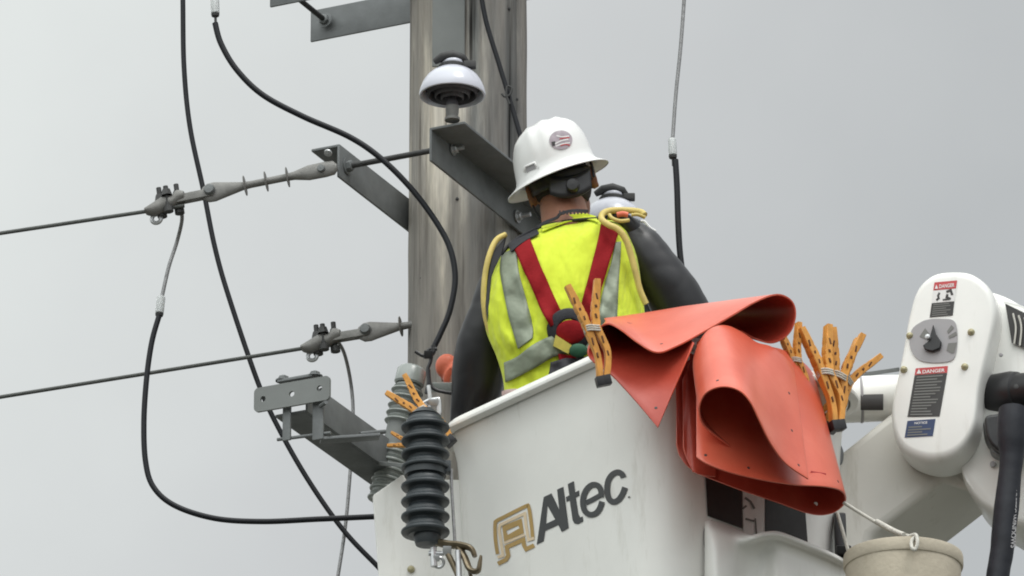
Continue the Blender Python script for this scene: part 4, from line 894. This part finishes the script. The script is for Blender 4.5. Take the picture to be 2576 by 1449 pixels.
# hard hat
hat_u = (UP * math.cos(R(21.5)) - RT * math.sin(R(21.5))); hat_u = (hat_u * math.cos(R(8)) + FW * math.sin(R(8))).normalized(); hat_r = (RT * math.cos(R(21.5)) + UP * math.sin(R(21.5))); hat_f = hat_u.cross(hat_r).normalized()
BRC = P(1401, 444, -.66); pmh = PM(-.66)
lean = (UP * math.cos(R(3)) - RT * math.sin(R(3)))     # dome axis leans less than the brim
def HT(a, rx, ry, h, lw=0.0):
    """brim-frame point, blended towards the dome axis"""
    return BRC + hat_r * (rx * math.cos(a)) + hat_f * (ry * math.sin(a)) + hat_u * h + (hat_r * .21 * 1 + hat_u * .0) * (h * lw)
g = MB(); rows = []; NS = 72
for rx, ry, h in ((.152, .168, -.014), (.1545, .171, -.016), (.1535, .170, -.012), (.140, .156, -.004), (.128, .145, .004), (.1215, .138, .012), (.119, .135, .020), (.1175, .133, .024), (.116, .132, .040), (.114, .130, .062), (.110, .125, .086), (.102, .117, .108), (.092, .108, .127), (.076, .092, .142), (.055, .069, .152), (.029, .038, .158), (.003, .004, .160)):
    r_ = []
    for k in range(NS):
        a = 2 * math.pi * k / NS; s = 1.0
        if h > .03:
            rid = math.exp(-((math.cos(a) * rx) / .013) ** 2) * .0035 * min(1, (h - .03) / .05) + (math.exp(-((abs(math.cos(a)) * rx - .042) / .009) ** 2)) * .003 * min(1, (h - .05) / .04) * (h > .05)
        else: rid = 0
        bump = .0 if h > .03 else .004 * math.sin(a) ** 2
        p = HT(a, rx + rid, ry + rid, h + bump * (1 if h < 0 else 0), .45); r_.append(p + hat_u * rid * 1.2)
    rows.append(r_)
V = g.grid(rows, cu=True); g.cap(V[-1]); hat = g.build('hard_hat', M['hat'], person, smooth=180, solid=.0028, off=-1)
# slot, sticker
def on_hat(u, v, off):
    # intersect the view ray with the dome ellipsoid
    c = BRC + hat_u * .012 + hat_r * (.21 * .72 * .07); d = ray(u, v).normalized(); o = CAM - c
    ax3 = (hat_r, hat_f, hat_u); rr3 = (.1165 + off, .1325 + off, .150 + off)
    dd = Vector([d.dot(q) / r for q, r in zip(ax3, rr3)]); oo = Vector([o.dot(q) / r for q, r in zip(ax3, rr3)])
    a_, b_, c_ = dd.dot(dd), 2 * dd.dot(oo), oo.dot(oo) - 1; D = b_ * b_ - 4 * a_ * c_
    return CAM + d * ((-b_ - math.sqrt(max(D, 0))) / (2 * a_))
from mathutils.bvhtree import BVHTree
hb = bmesh.new(); hb.from_mesh(hat.data); bvh = BVHTree.FromBMesh(hb); hoff = wloc(hat)
def on_mesh(u, v, off):
    d = ray(u, v).normalized(); h = bvh.ray_cast(CAM - hoff, d)
    return h[0] + hoff - d * off if h[0] is not None else on_hat(u, v, off)
def disc(g, c, ru, rv, mp, off, n=28, nr=4, f=lambda s, q: True):
    rows = [[mp(c[0] + ru * s * math.cos(q), c[1] + rv * s * math.sin(q), off) for q in [2 * math.pi * k / n for k in range(n)]] for s in [.02] + [i / nr for i in range(1, nr + 1)]]
    g.grid(rows, cu=True)
g = MB(); disc(g, (1411, 352), 29, 24, on_mesh, .003); g.build('sticker', mat('sticker_base', (.40, .34, .38), .4, var=.25, vs=60), hat)
g = MB()
for q in ([(1396, 362), (1412, 354), (1430, 350)], [(1398, 368), (1414, 362), (1434, 359)], [(1400, 341), (1414, 344), (1432, 342)]): ribb(g, cr(q, 4), 3, on_mesh, .0038)
g.build('sticker', M['dwhite'], hat)
g = MB()
for q in ([(1410, 366), (1424, 363), (1434, 366)], [(1408, 349), (1420, 347), (1433, 346)]): ribb(g, cr(q, 4), 2.6, on_mesh, .0042)
g.build('sticker', M['dred'], hat)
g = MB(); flatpoly(g, [(1387, 357), (1397, 355), (1396, 366), (1390, 367)], on_mesh, .0044); g.build('sticker', M['dblack'], hat, smooth=0)
g = MB(); flatpoly(g, [(1321, 421), (1343, 412), (1347, 424), (1325, 434)], on_mesh, .003); g.build('accessory_slot', M['dgrey'], hat, smooth=0)
g = MB(); ribb(g, [(1319, 433), (1321, 419), (1345, 409), (1352, 423)], 4, on_mesh, .005); g.build('accessory_slot', M['hat'], hat, solid=.004)
# suspension band with ratchet knob behind the head
g = MB(); rows = []
for hh in (-.012, .000, .014, .022):
    rows.append([H(0, .0, 0) + hr * (.0905 * math.cos(a)) + hf * (.110 * math.sin(a)) + hu * (hh * 1.3 + .004 - .022 * max(0, -math.sin(a))) for a in [2 * math.pi * k / 48 for k in range(48)]])
g.grid(rows, cu=True); g.build('suspension_band', M['black'], hat, smooth=180, solid=.004)
kn = P(1441, 467, -.66 - .134); g = MB(); g.lathe([(.0001, .016), (.016, .015), (.019, .010), (.0195, -.006), (.0001, -.008)], kn, (-hf).normalized(), 24); g.build('ratchet_knob', M['black'], hat)
g = MB(); rows = cr([(1378, 440, 1384, 490), (1410, 444, 1414, 498), (1450, 438, 1456, 494), (1484, 422, 1489, 474)], 4); g.grid([[P(a + (c - a) * j / 4, b + (d - b) * j / 4, -.66 - .112 + ((a - 1420) * .0011) ** 2 * 1.2) for j in range(5)] for a, b, c, d in rows]); g.build('nape_pad', M['black'], hat, smooth=180, solid=.006)
g = MB(); g.tube([P(u, v, -.74) for u, v in cr([(1482, 402), (1490, 420), (1494, 445)], 4)], .004, 8); g.build('chin_strap', M['dark'], hat); g = MB(); g.tube([P(u, v, -.66) for u, v in cr([(1330, 488), (1342, 520), (1356, 548), (1366, 560)], 4)], .0028, 8); g.build('chin_strap', M['dark'], hat)

# ------------------------------------------------------------------ orange insulating blankets
def sheet(name, near, far, label, group='orange rubber insulating blankets', n=8, nv=14, th=.0045, bow=0.0, tuck=0, flip=0):
    a = cr([P(*p) for p in near], n); b = cr([P(*p) for p in far], n); assert len(a) == len(b)
    g = MB(); rows = []
    for j in range(nv + 1):
        t = j / nv; rows.append([Vector(p).lerp(Vector(q), t) + UP * bow * math.sin(math.pi * t) for p, q in zip(a, b)])
    if tuck:
        for j, r in enumerate(rows):
            t = j / nv; f = min(1, t / .10) ** .7 * (1 - t) ** 2
            for i in range(tuck): r[i] = r[i] - Vector((0, .17 * f * math.sin(math.pi * min(1, (tuck - i) / 12) / 2), 0))
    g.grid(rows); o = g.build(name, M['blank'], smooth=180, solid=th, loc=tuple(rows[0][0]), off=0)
    o.data.materials.append(M['blank_shade']); o.modifiers['thickness'].material_offset = 1  # inner shell takes the painted fold shade
    if flip: o.data.flip_normals()
    q = o.modifiers.new('edge', 'BEVEL'); q.width = .0012; q.segments = 2; q.limit_method = 'ANGLE'
    return tag(o, label, 'rubber blanket', group)
def fy(u): return -1.45 + (u - 1650) / 890 * .782          # depth of the bucket's right face
# folded blanket on top: lower flap, fold, wave, loop
top_near = [(1655, 1076, -1.62), (1600, 1010, -1.60), (1540, 945, -1.56), (1480, 893, -1.54), (1503, 832, -1.55), (1530, 815, -1.57), (1560, 828, -1.60), (1605, 862, -1.62), (1652, 887, -1.63), (1700, 872, -1.60), (1765, 838, -1.56), (1840, 795, -1.52), (1900, 760, -1.48), (1955, 741, -1.44), (1992, 758, -1.40), (2001, 795, -1.38), (1985, 838, -1.37), (1945, 862, -1.37), (1900, 852, -1.37), (1865, 832, -1.36)]
top_far = [(1745, 862, -1.58), (1730, 850, -1.50), (1690, 830, -1.38), (1620, 815, -1.25), (1550, 806, -1.18), (1522, 803, -1.16), (1530, 801, -1.16), (1545, 799, -1.15), (1562, 797, -1.14), (1582, 794, -1.12), (1610, 790, -1.09), (1648, 784, -1.06), (1690, 777, -1.04), (1730, 771, -1.00), (1756, 776, -.97), (1758, 790, -.95), (1745, 798, -.94), (1720, 800, -.94), (1695, 800, -.94), (1672, 800, -.94)]
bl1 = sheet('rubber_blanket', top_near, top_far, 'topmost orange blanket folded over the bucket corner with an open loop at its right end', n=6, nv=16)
# outer hanging blanket whose lower end rolls under
b_bot = [(1742, 1186, -1.50), (1850, 1228, -1.44), (1950, 1262, -1.37), (2040, 1293, -1.29), (2090, 1292, -1.26), (2120, 1272, -1.27), (2127, 1250, -1.33), (2112, 1233, -1.42), (2070, 1224, -1.51), (2000, 1220, -1.58), (1920, 1208, -1.65), (1840, 1190, -1.69), (1780, 1168, -1.70), (1752, 1150, -1.69)]
b_top = [(1735, 890, -1.38), (1790, 900, -1.36), (1850, 905, -1.32), (1920, 915, -1.22), (1975, 938, -1.14), (2040, 962, -1.08), (2049, 952, -1.10), (2026, 918, -1.16), (1975, 884, -1.24), (1935, 872, -1.30), (1890, 858, -1.38), (1850, 836, -1.46), (1800, 828, -1.50), (1752, 862, -1.54)]
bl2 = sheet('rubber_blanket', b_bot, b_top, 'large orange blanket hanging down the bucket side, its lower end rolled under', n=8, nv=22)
# inner flap with the teardrop opening
f_edge = [(1838, 1124, -1.655), (1772, 1072, -1.74), (1759, 1030, -1.78), (1771, 995, -1.81), (1799, 977, -1.84), (1832, 974, -1.85), (1864, 986, -1.85), (1889, 1014, -1.84), (1911, 1060, -1.81), (1938, 1115, -1.76), (1976, 1166, -1.69), (2033, 1206, -1.62)]
f_back = [(1802, 1092, -1.60), (1764, 1030, -1.57), (1745, 930, -1.57), (1750, 885, -1.57), (1772, 842, -1.57), (1800, 822, -1.55), (1832, 821, -1.52), (1868, 838, -1.49), (1903, 862, -1.46), (1940, 873, -1.42), (1977, 902, -1.38), (1996, 928, -1.35)]
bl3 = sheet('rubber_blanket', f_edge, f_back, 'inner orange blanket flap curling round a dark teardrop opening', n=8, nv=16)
# stacked edges at the left of the pile
for i, (du, dv, lab) in enumerate(((0, 0, 'dark orange blanket edge nearest the bucket wall in the stack'), (17, 8, 'middle orange blanket edge in the stack at the left of the pile'))):
    near = [(1702 + du, 1118 + dv, -1.47 - .04 * i), (1712 + du, 1150 + dv, -1.47 - .04 * i), (1742 + du * .5, 1182 + dv, -1.47 - .05 * i), (1800, 1200, -1.44 - .04 * i)]
    far = [(1700 + du, 950 + dv, -1.42 - .04 * i), (1712 + du, 930, -1.42 - .04 * i), (1735 + du * .5, 905, -1.40 - .04 * i), (1800, 890, -1.36 - .04 * i)]
    sheet('rubber_blanket', near, far, lab, n=6, nv=10, flip=1)  # flipped to turn the fold-shade colour outwards
# small holes
def eyelet(u, v, y, par, r=.0042, mt='iron'):
    g = MB(); c = P(u, v, y); g.lathe([(.0001, .001), (r, .001), (r, -.004)], c, -FW, 14); g.build('eyelet', M[mt], par)
eb = {}
def hit(objs, u, v):
    dg = bpy.context.evaluated_depsgraph_get(); best = None
    for o in objs:
        if o.name not in eb:
            b = bmesh.new(); b.from_object(o, dg); eb[o.name] = BVHTree.FromBMesh(b); b.free()
        h = eb[o.name].ray_cast(CAM - wloc(o), ray(u, v).normalized())
        if h[0] is not None and (best is None or h[3] < best[1]): best = (h[0] + wloc(o), h[3], o, h[1])
    return best
bpy.context.view_layer.update()
for u, v in ((1664, 865), (1650, 1026), (1805, 957), (1985, 989), (1992, 1083), (2009, 1170), (1775, 1145), (1883, 1177), (2108, 1211)):
    h = hit([bl1, bl2, bl3], u, v)
    if h:
        g = MB(); d = ray(u, v).normalized(); nr = h[3] if h[3].dot(d) < 0 else -h[3]; g.lathe([(.0001, .0008), (.0042, .0006), (.0046, -.003)], h[0], nr, 14); g.build('eyelet', M['iron'], h[2])
h = hit([bl2], 2052, 1268)
if h: g = MB(); g.lathe([(.0001, .001), (.0055, .0008), (.006, -.002)], h[0] - ray(2052, 1268).normalized() * .001, -FW, 16); g.build('eyelet', M['dwhite'], bl2)
h = hit([bl2], 2058, 1189)
if h: g = MB(); p0 = hit([bl2], 2040, 1187)[0]; p1 = hit([bl2], 2078, 1193)[0]; g.box((p0 + p1) / 2 - FW * .002, (p1 - p0) / 2, FW * .002, UP * .0028, .0008); g.build('label_slot', M['dred'], bl2)

# ------------------------------------------------------------------ wooden blanket clamps
def clamp_parts(t):
    X, Y, Zz = Vector((1, 0, 0)), Vector((0, 1, 0)), Vector((0, 0, 1))
    for s in (-1, 1):
        g = MB(); path = cr([(s * .040 + .004, .125), (s * .033 + .003, .098), (s * .0245 + .001, .068), (s * .0175, .042), (s * .0135, .018), (s * .0115, .0), (s * .013 + .005, -.030), (s * .014 + .010, -.065), (s * .0115 + .005, -.100), (s * .009 - .004, -.130)], 5); rings = []
        for i, (x, z) in enumerate(path):
            f = i / (len(path) - 1); wd = .0125 + .0012 * math.sin(f * 7 + s); th = .0078 + .0030 * math.sin(math.pi * min(1, f * 1.3)) - (.0014 if i in (9, 14, 19) else 0)
            dx, dz = (path[min(i + 1, len(path) - 1)][0] - path[max(i - 1, 0)][0], path[min(i + 1, len(path) - 1)][1] - path[max(i - 1, 0)][1]); n_ = math.hypot(dx, dz); nx, nz_ = dz / n_, -dx / n_
            rings.append([Vector((x + nx * th * a, wd * b, z + nz_ * th * a)) for a, b in ((-1, -.86), (-.82, -1), (.82, -1), (1, -.86), (1, .86), (.82, 1), (-.82, 1), (-1, .86))])
        g.loft(rings); o = g.build('jaw', M['wood_o'], t, smooth=25)
        for x, z, hx, hz in ((s * .030, .080, .0025, .0085), (s * .0215, .055, .003, .004), (s * .0155, .030, .0025, .006), (s * .0135 + .004, -.034, .002, .010), (s * .0140 + .008, -.072, .0022, .007)):
            g = MB(); g.box(Vector((x, 0, z)), X * hx + Zz * (-s * .0005), Y * .0142, Zz * hz, .001); g.build('slot', M['woodslot'], o)
        g = MB(); g.box(Vector((s * .009 - .005, 0, -.139)), X * .010, Y * .0145, Zz * .013, .002); g.build('rubber_pad', M['black'], t)
    g = MB()
    for kk in (-1, 0, 1):
        pts = [Vector((.021 * math.cos(q), .0185 * math.sin(q), .006 * kk + .003 * math.sin(q * 2))) for q in [i * math.pi / 9 for i in range(19)]]; g.tube(pts, .0026, 8)
    g.build('spring_cord', M['rope'], t)
clab = ['orange wooden clamp pinching the blanket at the bucket corner in front of the harness', 'orange wooden clamp pinching the blanket pile just below its open loop', 'upright orange wooden clamp, leftmost of the bunch beside the white cylinder', 'orange wooden clamp in the bunch beside the white cylinder, behind its neighbours', 'rightmost orange wooden clamp of the bunch, its handle flung out to the right', 'orange wooden clamp behind the top of the dark arrester', 'orange wooden clamp tip peeping out left of the dark arrester']
spec = [((1490, 828), -1.66, 14, 12, 10, 1.05), ((2000, 908), -1.22, 12, 30, 10, .85), ((2076, 940), -1.20, 14, 30, 6, 1.1), ((2110, 948), -1.14, -10, 10, 4, 1.08), ((2128, 958), -1.08, -34, 5, -4, 1.0), ((1060, 1034), -.80, 46, 5, 0, .9), ((1030, 1116), -.70, 80, 20, 0, .5)]
proto = None
for i, (uv, y, roll, yaw, tip, s) in enumerate(spec):
    p = P(*uv, y)
    if proto is None:
        t = thing('blanket_clamp', (0, 0, 0), clab[i], 'clamp', 'orange wooden blanket clamps'); clamp_parts(t); proto = t
    else:
        t = proto.copy(); SC.collection.objects.link(t); t['label'] = clab[i]
        for ch in list(proto.children):
            c = ch.copy(); SC.collection.objects.link(c); c.parent = t
            for gc in ch.children: d = gc.copy(); SC.collection.objects.link(d); d.parent = c
    t.location = p; t.scale = (s, s, s)
    t.rotation_euler = (Matrix.Rotation(R(-roll), 4, FW) @ Matrix.Rotation(-ELEV * 0 + R(tip), 4, 'X') @ Matrix.Rotation(R(yaw), 4, 'Z')).to_euler()
